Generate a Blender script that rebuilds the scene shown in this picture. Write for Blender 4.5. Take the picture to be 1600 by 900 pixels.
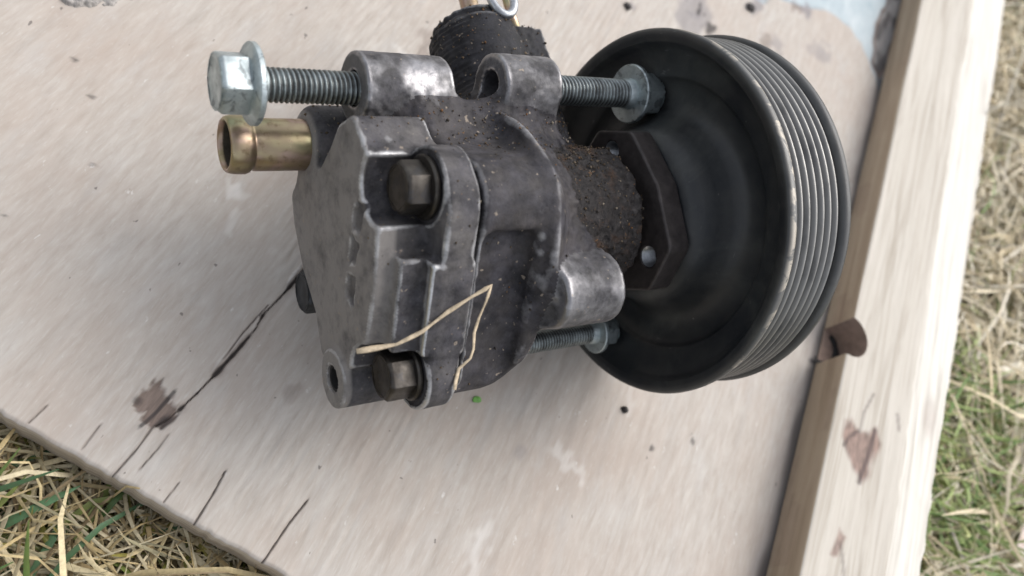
import bpy, bmesh, math, random
import numpy as np
from mathutils import Vector, Matrix
from mathutils.bvhtree import BVHTree

for o in list(bpy.data.objects):
    bpy.data.objects.remove(o)
SC = bpy.context.scene
COL = SC.collection
random.seed(4)
RNG = np.random.default_rng(4)
MM = 0.001

# ------------------------------------------------------------------ camera
CAM_R = np.array([[0.8022, -0.5625, -0.2001], [0.3917, 0.7489, -0.5346], [0.4506, 0.3505, 0.8211]])
CAM_P = np.array([-36.6113, -150.8827, 274.1797])          # mm
cd = bpy.data.cameras.new('camera')
cam = bpy.data.objects.new('camera', cd)
COL.objects.link(cam)
m = Matrix.Identity(4)
for i in range(3):
    for j in range(3):
        m[i][j] = CAM_R[i, j]
    m[i][3] = CAM_P[i] * MM
cam.matrix_world = m
cd.sensor_width = 36.0
cd.lens = 36.0 * 1250 / 1600
cd.clip_start = 0.01
cd.clip_end = 1000
cd.dof.use_dof = True
cd.dof.focus_distance = 0.255
cd.dof.aperture_fstop = 9.5
SC.camera = cam

# ------------------------------------------------------------------ light
SUN_DIR = Vector((0.42, 0.48, 0.77)).normalized()            # towards the sun
elev = math.asin(SUN_DIR.z)
azim = math.atan2(SUN_DIR.x, SUN_DIR.y)
world = bpy.data.worlds.new('World')
SC.world = world
world.use_nodes = True
wn = world.node_tree
bg = wn.nodes['Background']
sky = wn.nodes.new('ShaderNodeTexSky')
sky.sky_type = 'NISHITA'
sky.sun_disc = False
sky.sun_elevation = elev
sky.sun_rotation = azim
sky.air_density = 1.0
sky.dust_density = 4.0
sky.ozone_density = 1.0
cloud = wn.nodes.new('ShaderNodeHueSaturation')            # thin even cloud: a pale, nearly colourless sky
cloud.inputs['Saturation'].default_value = 0.28
wn.links.new(sky.outputs[0], cloud.inputs['Color'])
wn.links.new(cloud.outputs[0], bg.inputs[0])
bg.inputs[1].default_value = 0.15
sl = bpy.data.lights.new('sun', 'SUN')
sl.energy = 0.5
sl.angle = math.radians(50)
sl.color = (1.0, 0.95, 0.89)
sun = bpy.data.objects.new('sun', sl)
COL.objects.link(sun)
sun.rotation_euler = SUN_DIR.to_track_quat('Z', 'Y').to_euler()
SC.view_settings.view_transform = 'Standard'
SC.view_settings.look = 'None'
SC.view_settings.gamma = 1.0
SC.view_settings.use_curve_mapping = False
SC.view_settings.exposure = 1.0

# ------------------------------------------------------------------ helpers
def tag(o, label=None, cat=None, group=None, kind=None):
    for k, v in (('label', label), ('category', cat), ('group', group), ('kind', kind)):
        if v:
            o[k] = v
    return o

def link(name, me, parent=None, mat=None):
    o = bpy.data.objects.new(name, me)
    COL.objects.link(o)
    if parent:
        o.parent = parent
    if mat is not None and me is not None:
        for x in (mat if isinstance(mat, (list, tuple)) else [mat]):
            me.materials.append(x)
    return o

def empty(name, loc, parent=None):
    o = bpy.data.objects.new(name, None)
    COL.objects.link(o)
    o.location = [c * MM for c in loc]
    o.empty_display_size = 0.02
    if parent:
        o.parent = parent
    return o

def mesh_np(name, V, F, smooth=True, attrs=None, normals=None, cols=None, mats=None):
    """V in mm, F list of faces (n,3)/(n,4) array or python list"""
    me = bpy.data.meshes.new(name)
    V = np.asarray(V, np.float64) * MM
    if isinstance(F, np.ndarray):
        n, k = F.shape
        me.vertices.add(len(V))
        me.vertices.foreach_set('co', V.astype(np.float32).ravel())
        me.loops.add(n * k)
        me.loops.foreach_set('vertex_index', F.astype(np.int32).ravel())
        me.polygons.add(n)
        me.polygons.foreach_set('loop_start', np.arange(0, n * k, k, dtype=np.int32))
        me.polygons.foreach_set('loop_total', np.full(n, k, dtype=np.int32))
        me.update(calc_edges=True)
        me.validate()
    else:
        me.from_pydata(V.tolist(), [], [list(f) for f in F])
        me.update()
    if smooth:
        me.polygons.foreach_set('use_smooth', np.ones(len(me.polygons), dtype=bool))
    if mats is not None:
        me.polygons.foreach_set('material_index', np.asarray(mats, np.int32))
    for k, a in (attrs or {}).items():
        at = me.attributes.new(k, 'FLOAT', 'POINT')
        at.data.foreach_set('value', np.asarray(a, np.float32))
    if cols is not None:
        at = me.color_attributes.new('col', 'FLOAT_COLOR', 'POINT')
        at.data.foreach_set('color', np.asarray(cols, np.float32).ravel())
    if normals is not None:
        me.normals_split_custom_set_from_vertices(normals.tolist())
    return me

_lat = RNG.random((32, 32, 32)).astype(np.float32) * 2 - 1
def noise3(x, y, z):
    xi = np.floor(x).astype(np.int32); yi = np.floor(y).astype(np.int32); zi = np.floor(z).astype(np.int32)
    fx = x - xi; fy = y - yi; fz = z - zi
    fx = fx * fx * (3 - 2 * fx); fy = fy * fy * (3 - 2 * fy); fz = fz * fz * (3 - 2 * fz)
    r = 0
    for dx in (0, 1):
        wx = fx if dx else 1 - fx
        for dy in (0, 1):
            wy = fy if dy else 1 - fy
            for dz in (0, 1):
                wz = fz if dz else 1 - fz
                r = r + wx * wy * wz * _lat[(xi + dx) & 31, (yi + dy) & 31, (zi + dz) & 31]
    return r

# ---- node helpers
class NT:
    def __init__(self, name):
        self.m = bpy.data.materials.new(name)
        self.m.use_nodes = True
        self.t = self.m.node_tree
        self.p = self.t.nodes['Principled BSDF']
    def n(self, typ, **kw):
        x = self.t.nodes.new(typ)
        for k, v in kw.items():
            setattr(x, k, v)
        return x
    def l(self, a, b):
        self.t.links.new(a, b)
    def coord(self):
        return self.n('ShaderNodeTexCoord').outputs['Object']
    def mapping(self, sc, rot=(0, 0, 0)):
        mp = self.n('ShaderNodeMapping')
        mp.inputs['Scale'].default_value = sc
        mp.inputs['Rotation'].default_value = rot
        self.l(self.coord(), mp.inputs['Vector'])
        return mp.outputs[0]
    def noise(self, vec, scale, detail=4, rough=0.6, dist=0.0):
        x = self.n('ShaderNodeTexNoise')
        x.inputs['Scale'].default_value = scale
        x.inputs['Detail'].default_value = detail
        x.inputs['Roughness'].default_value = rough
        x.inputs['Distortion'].default_value = dist
        self.l(vec, x.inputs['Vector'])
        return x.outputs[0]
    def attr(self, name):
        x = self.n('ShaderNodeAttribute')
        x.attribute_name = name
        return x
    def ramp(self, fac, stops):
        x = self.n('ShaderNodeValToRGB')
        cr = x.color_ramp
        while len(cr.elements) < len(stops):
            cr.elements.new(0.5)
        for e, (p, c) in zip(cr.elements, stops):
            e.position = p
            e.color = (c, c, c, 1) if not isinstance(c, tuple) else (*c, 1)
        self.l(fac, x.inputs[0])
        return x.outputs[0]
    def math(self, op, a, b=None, clamp=False):
        x = self.n('ShaderNodeMath', operation=op, use_clamp=clamp)
        for i, v in enumerate((a, b)):
            if v is None:
                continue
            if isinstance(v, (int, float)):
                x.inputs[i].default_value = v
            else:
                self.l(v, x.inputs[i])
        return x.outputs[0]
    def mix(self, fac, a, b, blend='MIX'):
        x = self.n('ShaderNodeMix', data_type='RGBA', blend_type=blend)
        for s, v in ((x.inputs[0], fac), (x.inputs[6], a), (x.inputs[7], b)):
            if isinstance(v, (int, float)):
                s.default_value = v
            elif isinstance(v, tuple):
                s.default_value = (*v, 1)
            else:
                self.l(v, s)
        return x.outputs[2]
    def bump(self, h, strength=0.3, dist=0.0005, normal=None):
        x = self.n('ShaderNodeBump')
        x.inputs['Strength'].default_value = strength
        x.inputs['Distance'].default_value = dist
        self.l(h, x.inputs['Height'])
        if normal is not None:
            self.l(normal, x.inputs['Normal'])
        return x.outputs[0]
    def out(self, base=None, rough=None, metal=None, normal=None, spec=None):
        for k, v in (('Base Color', base), ('Roughness', rough), ('Metallic', metal), ('Normal', normal), ('Specular IOR Level', spec)):
            if v is None:
                continue
            s = self.p.inputs[k]
            if isinstance(v, (int, float)):
                s.default_value = v
            elif isinstance(v, tuple):
                s.default_value = (*v, 1)
            else:
                self.l(v, s)
        return self.m

# ------------------------------------------------------------------ materials
def mat_board():
    t = NT('weathered_board')
    streak = t.noise(t.mapping((430, 75, 60)), 1.0, 4, 0.6, 0.3)
    streak2 = t.noise(t.mapping((1300, 230, 200)), 1.0, 3, 0.6)
    blot = t.noise(t.coord(), 16, 5, 0.62)
    blot2 = t.noise(t.mapping((60, 24, 40)), 1.0, 4, 0.65)
    c = t.ramp(streak, [(0.25, (0.31, 0.276, 0.242)), (0.46, (0.362, 0.329, 0.295)), (0.58, (0.386, 0.354, 0.320)), (0.78, (0.425, 0.396, 0.364))])
    c = t.mix(t.ramp(blot, [(0.42, 0.0), (0.66, 0.6)]), c, (0.335, 0.278, 0.237))
    c = t.mix(t.ramp(blot2, [(0.52, 0.0), (0.75, 0.4)]), c, (0.40, 0.395, 0.385))
    c = t.mix(t.ramp(streak2, [(0.55, 0.0), (0.8, 0.3)]), c, (0.52, 0.50, 0.475))
    fl = t.noise(t.mapping((260, 120, 200)), 1.0, 3, 0.6)
    c = t.mix(t.ramp(fl, [(0.69, 0.0), (0.76, 0.55)]), c, (0.66, 0.65, 0.64))
    c = t.mix(t.ramp(streak2, [(0.22, 0.3), (0.36, 0.0)]), c, (0.20, 0.18, 0.16))
    speck = t.noise(t.mapping((300, 210, 200), (0, 0, 0.3)), 1.0, 2, 0.5)
    c = t.mix(t.ramp(speck, [(0.235, 0.75), (0.275, 0.0)]), c, (0.10, 0.085, 0.08))
    c = t.mix(t.attr('pale').outputs['Fac'], c, (0.72, 0.72, 0.71))
    bl = t.mix(t.ramp(blot2, [(0.3, 0.0), (0.7, 1.0)]), (0.27, 0.33, 0.36), (0.42, 0.46, 0.475))
    c = t.mix(t.attr('blue').outputs['Fac'], c, bl)
    st = t.mix(t.ramp(streak, [(0.3, 0.0), (0.7, 1.0)]), (0.085, 0.062, 0.052), (0.20, 0.15, 0.125))
    c = t.mix(t.attr('stain').outputs['Fac'], c, st)
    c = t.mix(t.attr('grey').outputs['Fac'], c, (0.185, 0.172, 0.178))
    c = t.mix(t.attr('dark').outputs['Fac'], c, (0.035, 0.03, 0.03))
    h = t.math('ADD', t.math('MULTIPLY', streak, 0.6), t.math('MULTIPLY', streak2, 0.4))
    return t.out(c, 0.78, 0.0, t.bump(h, 0.2, 0.0005), 0.25)

def mat_edge():
    t = NT('board_edge')
    lay = t.noise(t.mapping((30, 30, 900)), 1.0, 3, 0.6)
    c = t.ramp(lay, [(0.3, (0.27, 0.22, 0.165)), (0.6, (0.43, 0.37, 0.295)), (0.8, (0.50, 0.44, 0.36))])
    return t.out(c, 0.85, 0.0, t.bump(lay, 0.5, 0.0008), 0.2)

def mat_rail(name, pale, mid, dark, gs=260):
    t = NT(name)
    g = t.noise(t.mapping((gs, 10, gs)), 1.0, 4, 0.6, 0.8)
    f = t.noise(t.mapping((1500, 90, 1500)), 1.0, 3, 0.6)
    b = t.noise(t.coord(), 22, 4, 0.6)
    c = t.ramp(g, [(0.3, dark), (0.5, mid), (0.68, pale)])
    c = t.mix(t.ramp(b, [(0.35, 0.0), (0.7, 0.4)]), c, mid)
    c = t.mix(t.ramp(f, [(0.25, 0.4), (0.45, 0.0)]), c, dark)
    kn = t.mix(t.ramp(t.noise(t.mapping((420, 140, 300), (0, 0, 0.5)), 1.0, 3, 0.6), [(0.35, 0.0), (0.65, 1.0)]), (0.105, 0.062, 0.05), (0.235, 0.15, 0.122))
    c = t.mix(t.attr('stain').outputs['Fac'], c, kn)
    c = t.mix(t.attr('dark').outputs['Fac'], c, (0.05, 0.035, 0.035))
    h = t.math('ADD', t.math('MULTIPLY', g, 0.5), t.math('MULTIPLY', f, 0.5))
    return t.out(c, 0.75, 0.0, t.bump(h, 0.3, 0.0005), 0.25)

def mat_ground():
    t = NT('thatchy_soil')
    a = t.noise(t.coord(), 55, 6, 0.7)
    b = t.noise(t.coord(), 9, 5, 0.6)
    c = t.ramp(a, [(0.3, (0.02, 0.016, 0.011)), (0.5, (0.085, 0.07, 0.042)), (0.7, (0.20, 0.17, 0.105))])
    c = t.mix(t.ramp(b, [(0.45, 0.0), (0.62, 0.75)]), c, (0.085, 0.095, 0.022))
    return t.out(c, 0.95, 0.0, t.bump(a, 1.0, 0.004), 0.1)

def mat_col(name, rough=0.6, trans=0.0, spec=0.3):
    t = NT(name)
    c = t.attr('col').outputs['Color']
    n = t.noise(t.coord(), 700, 3, 0.6)
    c = t.mix(t.ramp(n, [(0.3, 0.35), (0.6, 0.0)]), c, (0.08, 0.06, 0.03))
    return t.out(c, rough, 0.0, None, spec)

def mat_cast(name, grime, alu, brown, thr=0.0, dust=0.35, alurough=0.36):
    """oily cast metal: bare metal on worn edges and painted glints ('wear_glint'), soot and soil elsewhere"""
    t = NT(name)
    co = t.coord()
    n1 = t.noise(co, 42, 4, 0.6, 0.3)
    n2 = t.noise(co, 300, 5, 0.65)
    n3 = t.noise(co, 95, 6, 0.72, 0.0)
    n4 = t.noise(co, 1100, 3, 0.6)
    w = t.attr('wear_glint').outputs['Fac']
    k = t.math('ADD', t.math('MULTIPLY', t.math('SUBTRACT', n1, 0.5), 2.6), t.math('MULTIPLY', t.math('SUBTRACT', n2, 0.5), 0.8))
    bare = t.math('ADD', t.math('ADD', w, k), thr, True)  # bare metal mask, also carries the painted glints
    n5 = t.noise(co, 135, 5, 0.7)
    c = t.mix(t.math('ADD', t.ramp(n2, [(0.35, 0.0), (0.75, 0.4)]), t.ramp(n5, [(0.42, 0.0), (0.68, 0.6)])), tuple(x * 0.7 for x in grime), tuple(x * 3.2 for x in grime))
    du = t.math('MULTIPLY', t.ramp(n3, [(0.42, 0.0), (0.72, 1.0)]), dust)
    c = t.mix(du, c, brown)
    da = t.math('MULTIPLY', t.attr('dust').outputs['Fac'], t.ramp(t.math('ADD', n3, t.math('MULTIPLY', n2, 0.5)), [(0.45, 0.25), (0.8, 1.0)]))
    c = t.mix(da, c, brown)
    al = t.mix(t.ramp(n2, [(0.3, 0.0), (0.7, 1.0)]), tuple(x * 0.6 for x in alu), alu)
    c = t.mix(bare, c, al)
    sp = t.ramp(t.noise(co, 520, 2, 0.5), [(0.69, 0.0), (0.735, 1.0)])
    c = t.mix(t.math('MULTIPLY', sp, 0.8), c, (0.24, 0.20, 0.16))
    metal = t.math('MULTIPLY', bare, 0.9)
    r = t.math('SUBTRACT', 0.66, t.math('MULTIPLY', bare, 0.66 - alurough))
    r = t.math('ADD', r, t.math('MULTIPLY', t.math('SUBTRACT', n2, 0.5), 0.25), True)
    h = t.math('ADD', n2, t.math('MULTIPLY', n4, 0.7))
    return t.out(c, r, metal, t.bump(h, 0.45, 0.0004), t.math('ADD', 0.2, t.math('MULTIPLY', bare, 0.3)))

def mat_rusty():
    t = NT('grimy_rust')
    co = t.coord()
    n1 = t.noise(co, 120, 6, 0.7, 0.4)
    n2 = t.noise(co, 480, 5, 0.7)
    n3 = t.noise(co, 60, 4, 0.6)
    c = t.ramp(n2, [(0.3, (0.010, 0.009, 0.009)), (0.55, (0.03, 0.027, 0.027)), (0.8, (0.075, 0.07, 0.07))])
    c = t.mix(t.math('MULTIPLY', t.ramp(n1, [(0.52, 0.0), (0.68, 0.8)]), t.ramp(n3, [(0.38, 0.2), (0.6, 1.0)])), c, (0.085, 0.045, 0.024))
    c = t.mix(t.ramp(t.noise(co, 230, 3, 0.6), [(0.68, 0.0), (0.73, 0.8)]), c, (0.24, 0.12, 0.05))
    return t.out(c, t.ramp(n2, [(0.3, 0.4), (0.7, 0.75)]), 0.15, t.bump(t.math('ADD', n1, n2), 0.9, 0.001), 0.2)

def mat_zinc(name, a, b, spotted=0.5, rough=0.42):
    t = NT(name)
    co = t.coord()
    n1 = t.noise(co, 190, 4, 0.6)
    n2 = t.noise(co, 900, 3, 0.6)
    c = t.mix(t.ramp(n1, [(0.35, 0.0), (0.65, 1.0)]), b, a)
    c = t.mix(t.math('MULTIPLY', t.ramp(t.noise(co, 260, 3, 0.6, 0.6), [(0.56, 0.0), (0.62, 1.0)]), spotted), c, (0.05, 0.05, 0.055))
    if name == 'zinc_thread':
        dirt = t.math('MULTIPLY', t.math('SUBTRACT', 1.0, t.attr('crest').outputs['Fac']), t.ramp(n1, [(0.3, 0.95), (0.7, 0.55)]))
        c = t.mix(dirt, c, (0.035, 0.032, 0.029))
    r = t.ramp(n1, [(0.3, rough + 0.16), (0.7, rough - 0.04)])
    return t.out(c, r, 0.85, t.bump(t.math('ADD', n1, n2), 0.18, 0.0003), 0.5)

def mat_brass():
    t = NT('yellow_zinc')
    co = t.coord()
    n = t.noise(t.mapping((55, 90, 90)), 1.0, 3, 0.55)
    c = t.ramp(n, [(0.3, (0.27, 0.27, 0.16)), (0.42, (0.36, 0.30, 0.185)), (0.5, (0.31, 0.24, 0.16)), (0.58, (0.36, 0.26, 0.215)), (0.7, (0.30, 0.25, 0.145))])
    d = t.noise(co, 330, 4, 0.6)
    c = t.mix(t.ramp(d, [(0.3, 0.6), (0.45, 0.0)]), c, (0.16, 0.11, 0.06))
    return t.out(c, t.ramp(d, [(0.3, 0.5), (0.7, 0.27)]), 0.92, t.bump(d, 0.12, 0.0003), 0.5)

def mat_pulley(name, base=(0.0105, 0.0125, 0.0155)):
    t = NT(name)
    co = t.coord()
    n1 = t.noise(co, 45, 5, 0.65)
    n2 = t.noise(co, 600, 4, 0.65)
    w = t.attr('wear_glint').outputs['Fac']
    c = t.mix(t.ramp(n1, [(0.35, 0.0), (0.7, 1.0)]), base, (0.034, 0.034, 0.033))
    c = t.mix(t.ramp(t.noise(co, 260, 3, 0.6), [(0.73, 0.0), (0.78, 0.6)]), c, (0.20, 0.19, 0.18))
    du = t.noise(co, 26, 5, 0.7, 0.6)
    c = t.mix(t.ramp(du, [(0.5, 0.0), (0.74, 0.42)]), c, (0.10, 0.105, 0.095))
    scr = t.noise(t.mapping((900, 40, 120), (0.4, 0.2, 0.9)), 1.0, 3, 0.6)
    c = t.mix(t.ramp(scr, [(0.68, 0.0), (0.76, 0.5)]), c, (0.16, 0.16, 0.16))
    wn_ = t.math('MULTIPLY', w, t.ramp(t.noise(t.mapping((160, 60, 60)), 1.0, 4, 0.6), [(0.3, 0.45), (0.5, 1.0)]))
    c = t.mix(wn_, c, (0.25, 0.245, 0.235))
    pl = t.attr('chip').outputs['Fac']
    pk = t.math('MULTIPLY', pl, t.ramp(t.noise(co, 110, 4, 0.6, 0.6), [(0.5, 0.0), (0.54, 1.0)]))
    c = t.mix(pk, c, (0.36, 0.325, 0.275))
    r = t.math('ADD', t.ramp(n1, [(0.3, 0.36), (0.7, 0.55)]), t.math('MULTIPLY', t.math('SUBTRACT', n2, 0.5), 0.12))
    return t.out(c, r, t.math('MULTIPLY', wn_, 0.8), t.bump(n2, 0.15, 0.0003), 0.42)

def mat_plain(name, col, rough=0.6, metal=0.0, scale=300, var=0.5, bump=0.3):
    t = NT(name)
    n = t.noise(t.coord(), scale, 5, 0.65)
    c = t.mix(t.ramp(n, [(0.3, 0.0), (0.7, 1.0)]), tuple(x * (1 - var) for x in col), tuple(min(1, x * (1 + var)) for x in col))
    return t.out(c, rough, metal, t.bump(n, bump, 0.0004), 0.45)

M_BOARD = mat_board(); M_EDGE = mat_edge()
M_RTOP = mat_rail('rail_weathered_top', (0.455, 0.425, 0.38), (0.40, 0.37, 0.325), (0.29, 0.258, 0.215))
M_RSIDE = mat_rail('rail_brown_side', (0.40, 0.325, 0.24), (0.34, 0.265, 0.19), (0.235, 0.175, 0.12), 200)
M_RBRIGHT = mat_rail('rail_pale_edge', (0.57, 0.55, 0.51), (0.50, 0.48, 0.44), (0.35, 0.325, 0.285), 300)  # outer strip, paler than the top face
M_GROUND = mat_ground()
M_BLADE = mat_col('dry_blades'); M_GREEN = mat_col('green_blades', 0.5)
M_HOUSE = mat_cast('oily_cast_metal', (0.020, 0.019, 0.022), (0.36, 0.355, 0.365), (0.085, 0.075, 0.069), -0.55, 0.5)
M_BOSS = mat_cast('bare_cast_boss', (0.035, 0.034, 0.037), (0.30, 0.295, 0.305), (0.11, 0.105, 0.10), 0.05, 0.5, 0.4)
M_COVER = mat_cast('dusty_cast_cover', (0.024, 0.023, 0.026), (0.60, 0.60, 0.61), (0.205, 0.19, 0.178), -0.8, 0.30)
M_PORT = mat_cast('sooty_cast_port', (0.009, 0.009, 0.011), (0.22, 0.22, 0.23), (0.035, 0.032, 0.031), -0.65, 0.4)
M_RUST = mat_rusty()
M_ZINC = mat_zinc('zinc_bolt', (0.50, 0.56, 0.57), (0.30, 0.34, 0.35))
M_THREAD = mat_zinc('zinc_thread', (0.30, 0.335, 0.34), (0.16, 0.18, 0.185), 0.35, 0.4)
M_DULL = mat_zinc('dull_bolt', (0.085, 0.077, 0.068), (0.04, 0.035, 0.031), 0.5, 0.38)
M_DARKBOLT = mat_plain('black_bolt', (0.035, 0.037, 0.04), 0.5, 0.5)
M_BRASS = mat_brass()
M_PULLEY = mat_pulley('black_pulley'); M_HUB = mat_plain('brown_hub', (0.040, 0.034, 0.033), 0.5, 0.3, 250, 0.4)
M_STEEL = mat_zinc('steel_loop', (0.45, 0.47, 0.49), (0.28, 0.29, 0.31), 0.2, 0.35)
M_HOLE = mat_plain('dark_bore', (0.012, 0.011, 0.011), 0.8)
M_NOTCH = mat_plain('drilled_wood', (0.215, 0.155, 0.125), 0.85, 0, 200, 0.25)

# ------------------------------------------------------------------ ground and grass
def axis_steps(lo, hi, far, step):
    a = np.arange(lo, hi + step / 2, step)
    d = step
    L = [a[0]]; R = [a[-1]]
    while R[-1] < far:
        d *= 1.6
        R.append(R[-1] + d); L.append(L[-1] - d)
    return np.concatenate([np.array(L[1:][::-1]), a, np.array(R[1:])])

def grid_mesh(xs, ys):
    X, Y = np.meshgrid(xs, ys, indexing='ij')
    nx, ny = len(xs), len(ys)
    idx = np.arange(nx * ny).reshape(nx, ny)
    F = np.stack([idx[:-1, :-1], idx[1:, :-1], idx[1:, 1:], idx[:-1, 1:]], -1).reshape(-1, 4)
    return X.ravel(), Y.ravel(), F

GZ = -31.0
xs = axis_steps(-320, 700, 300000, 6.0); ys = axis_steps(-320, 900, 300000, 6.0)
gx, gy, gF = grid_mesh(xs, ys)
near = ((gx > -340) & (gx < 720) & (gy > -340) & (gy < 920)).astype(float)
gz = GZ + near * (4.5 * noise3(gx / 23, gy / 23, gx * 0) + 2.5 * noise3(gx / 9, gy / 9, gx * 0 + 3))
under = np.clip(np.minimum(np.minimum(gx + 420, 262 - gx), np.minimum(gy + 111, 700 - gy)) / 20, 0, 1)
gz = gz * (1 - under) + np.minimum(gz, GZ - 2) * under
g = link('ground', mesh_np('ground', np.stack([gx, gy, gz], 1), gF), None, M_GROUND)
tag(g, 'mossy soil and thatch under the board', None, None, 'structure')

def blades(n, x0, x1, y0, y1, lmin, lmax, wmin, wmax, palette, upright, seed, zlo=-30, zhi=-19, over=0.04):
    r = np.random.default_rng(seed)
    S = 6
    bx = r.uniform(x0, x1, n); by = r.uniform(y0, y1, n)
    bz = r.uniform(zlo, zhi, n)
    L = lmin + (lmax - lmin) * r.random(n) ** 1.8
    az = r.uniform(0, 2 * np.pi, n)
    el = r.normal(upright, 0.22, n)
    bend = r.normal(-0.5, 0.7, n); turn = r.normal(0, 0.8, n)
    kink = r.random(n) < 0.25
    W = r.uniform(wmin, wmax, n)
    P = np.zeros((n, S, 3)); D = np.zeros((n, S, 3))
    p = np.stack([bx, by, bz], 1)
    for k in range(S):
        tt = k / (S - 1)
        a = az + turn * tt + np.where(kink & (k > 2), 0.7, 0)
        e = el + bend * tt
        d = np.stack([np.cos(a) * np.cos(e), np.sin(a) * np.cos(e), np.sin(e)], 1)
        P[:, k] = p; D[:, k] = d
        p = p + d * (L / (S - 1))[:, None]
    ok_over = (r.random(n) < over)[:, None]
    inside = (P[..., 0] > -415) & (P[..., 0] < 264) & (P[..., 1] > -114) & (P[..., 1] < 695)
    z = P[..., 2]
    z = np.where(inside & ~ok_over, np.minimum(z, -20.5), z)
    z = np.maximum(z, GZ - 1.0)
    rail = inside & (P[..., 0] > 180) & ok_over
    z = np.where(inside & ok_over & ~rail, np.maximum(z, 1.0), z)
    z = np.where(rail, -20.5, z)
    P[..., 2] = z
    hit = ok_over[:, 0] & inside.any(1) & ((inside.sum(1) > 2) | rail.any(1))
    side = np.cross(D, np.array([0, 0, 1.0]))
    side /= np.linalg.norm(side, axis=2, keepdims=True) + 1e-9
    roll = r.normal(0, 0.6, n)[:, None, None]
    up = np.cross(side, D)
    side = side * np.cos(roll) + up * np.sin(roll)
    prof = np.array([0.75, 1.0, 1.0, 0.9, 0.65, 0.12])[None, :, None] * W[:, None, None] * 0.5
    V = np.stack([P - side * prof, P + up * prof * 0.35, P + side * prof], 2)[~hit]
    n2 = len(V)
    V = V.reshape(-1, 3)
    base = (np.arange(n2) * S * 3)[:, None, None]
    k = np.arange(S - 1)[None, :, None] * 3
    F = np.concatenate([(base + k + np.array([[[0, 1, 4, 3]]])).reshape(-1, 4), (base + k + np.array([[[1, 2, 5, 4]]])).reshape(-1, 4)])
    pal = np.array(palette)
    c = pal[r.integers(0, len(pal), n2)] * r.uniform(0.65, 1.2, (n2, 1))
    c = np.repeat(c, S * 3, axis=0)
    return V, F, np.concatenate([c, np.ones((len(c), 1))], 1)

def join(parts):
    V = []; F = []; C = []; o = 0
    for v, f, c in parts:
        V.append(v); F.append(f + o); C.append(c); o += len(v)
    return np.concatenate(V), np.concatenate(F), np.concatenate(C)

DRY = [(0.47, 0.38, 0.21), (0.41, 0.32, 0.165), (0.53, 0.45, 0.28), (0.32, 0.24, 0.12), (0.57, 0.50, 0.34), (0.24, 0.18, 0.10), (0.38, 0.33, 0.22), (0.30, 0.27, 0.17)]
LIT = [(0.68, 0.60, 0.44), (0.62, 0.53, 0.36), (0.72, 0.65, 0.50), (0.56, 0.47, 0.31), (0.74, 0.68, 0.56), (0.45, 0.37, 0.24), (0.60, 0.54, 0.40), (0.54, 0.50, 0.36)]  # straw colours with the stronger light on the right painted in
GRN2 = [(0.26, 0.35, 0.11), (0.33, 0.40, 0.15), (0.20, 0.31, 0.11), (0.38, 0.41, 0.18)]
GRN = [(0.055, 0.11, 0.03), (0.10, 0.16, 0.035), (0.16, 0.20, 0.05), (0.06, 0.13, 0.06)]
MOSS = [(0.12, 0.12, 0.025), (0.18, 0.16, 0.04), (0.08, 0.09, 0.02)]
pd = [blades(9500, -210, 70, -260, -100, 14, 80, 0.4, 1.6, DRY, 0.14, 1, over=0.004),
      blades(650, -210, 70, -260, -104, 50, 120, 1.0, 2.5, DRY[:5], 0.18, 2, over=0.0),
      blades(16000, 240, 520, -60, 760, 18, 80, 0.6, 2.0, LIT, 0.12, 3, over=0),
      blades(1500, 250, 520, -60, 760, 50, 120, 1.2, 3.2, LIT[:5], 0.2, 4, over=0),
      blades(3000, 520, 820, -100, 900, 30, 100, 1.2, 3, DRY, 0.15, 5),
      blades(2500, -450, -200, -330, 0, 30, 100, 1.2, 3, DRY, 0.15, 6)]
V, F, C = join(pd)
o = link('dry_grass', mesh_np('dry_grass', V, F, True, None, None, C), None, M_BLADE)
tag(o, 'straw-coloured dead grass lying matted around the board', 'grass', None, 'stuff')
pg = [blades(140, -150, -40, -200, -112, 25, 75, 1.6, 3.4, GRN, 0.35, 11, over=0.0),
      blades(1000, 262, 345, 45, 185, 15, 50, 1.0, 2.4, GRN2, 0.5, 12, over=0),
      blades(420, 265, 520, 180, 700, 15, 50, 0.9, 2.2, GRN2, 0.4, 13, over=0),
      blades(1800, -210, 60, -240, -104, 6, 16, 0.8, 1.8, MOSS, 0.6, 14, over=0),
      blades(2500, 265, 500, -40, 700, 6, 18, 0.8, 1.8, MOSS, 0.6, 15, over=0)]
V, F, C = join(pg)
o = link('green_grass', mesh_np('green_grass', V, F, True, None, None, C), None, M_GREEN)
tag(o, 'sparse fresh green blades and moss among the dead grass', 'grass', None, 'stuff')

# ------------------------------------------------------------------ board
def seg_dist(px, py, pts):
    d = np.full(px.shape, 1e9)
    for (ax, ay), (bx, by) in zip(pts[:-1], pts[1:]):
        vx, vy = bx - ax, by - ay
        t = np.clip(((px - ax) * vx + (py - ay) * vy) / (vx * vx + vy * vy + 1e-9), 0, 1)
        d = np.minimum(d, np.hypot(px - ax - t * vx, py - ay - t * vy))
    return d

def poly_sd(px, py, pts):
    pts = list(pts)
    d = seg_dist(px, py, pts + pts[:1])
    ins = np.zeros(px.shape, bool)
    for (ax, ay), (bx, by) in zip(pts, pts[1:] + pts[:1]):
        c = ((ay > py) != (by > py))
        with np.errstate(divide='ignore', invalid='ignore'):
            xi = ax + (py - ay) * (bx - ax) / (by - ay)
        ins ^= c & (px < xi)
    return np.where(ins, -d, d)

def sstep(a, b, x):
    t = np.clip((x - a) / (b - a), 0, 1)
    return t * t * (3 - 2 * t)

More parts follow.
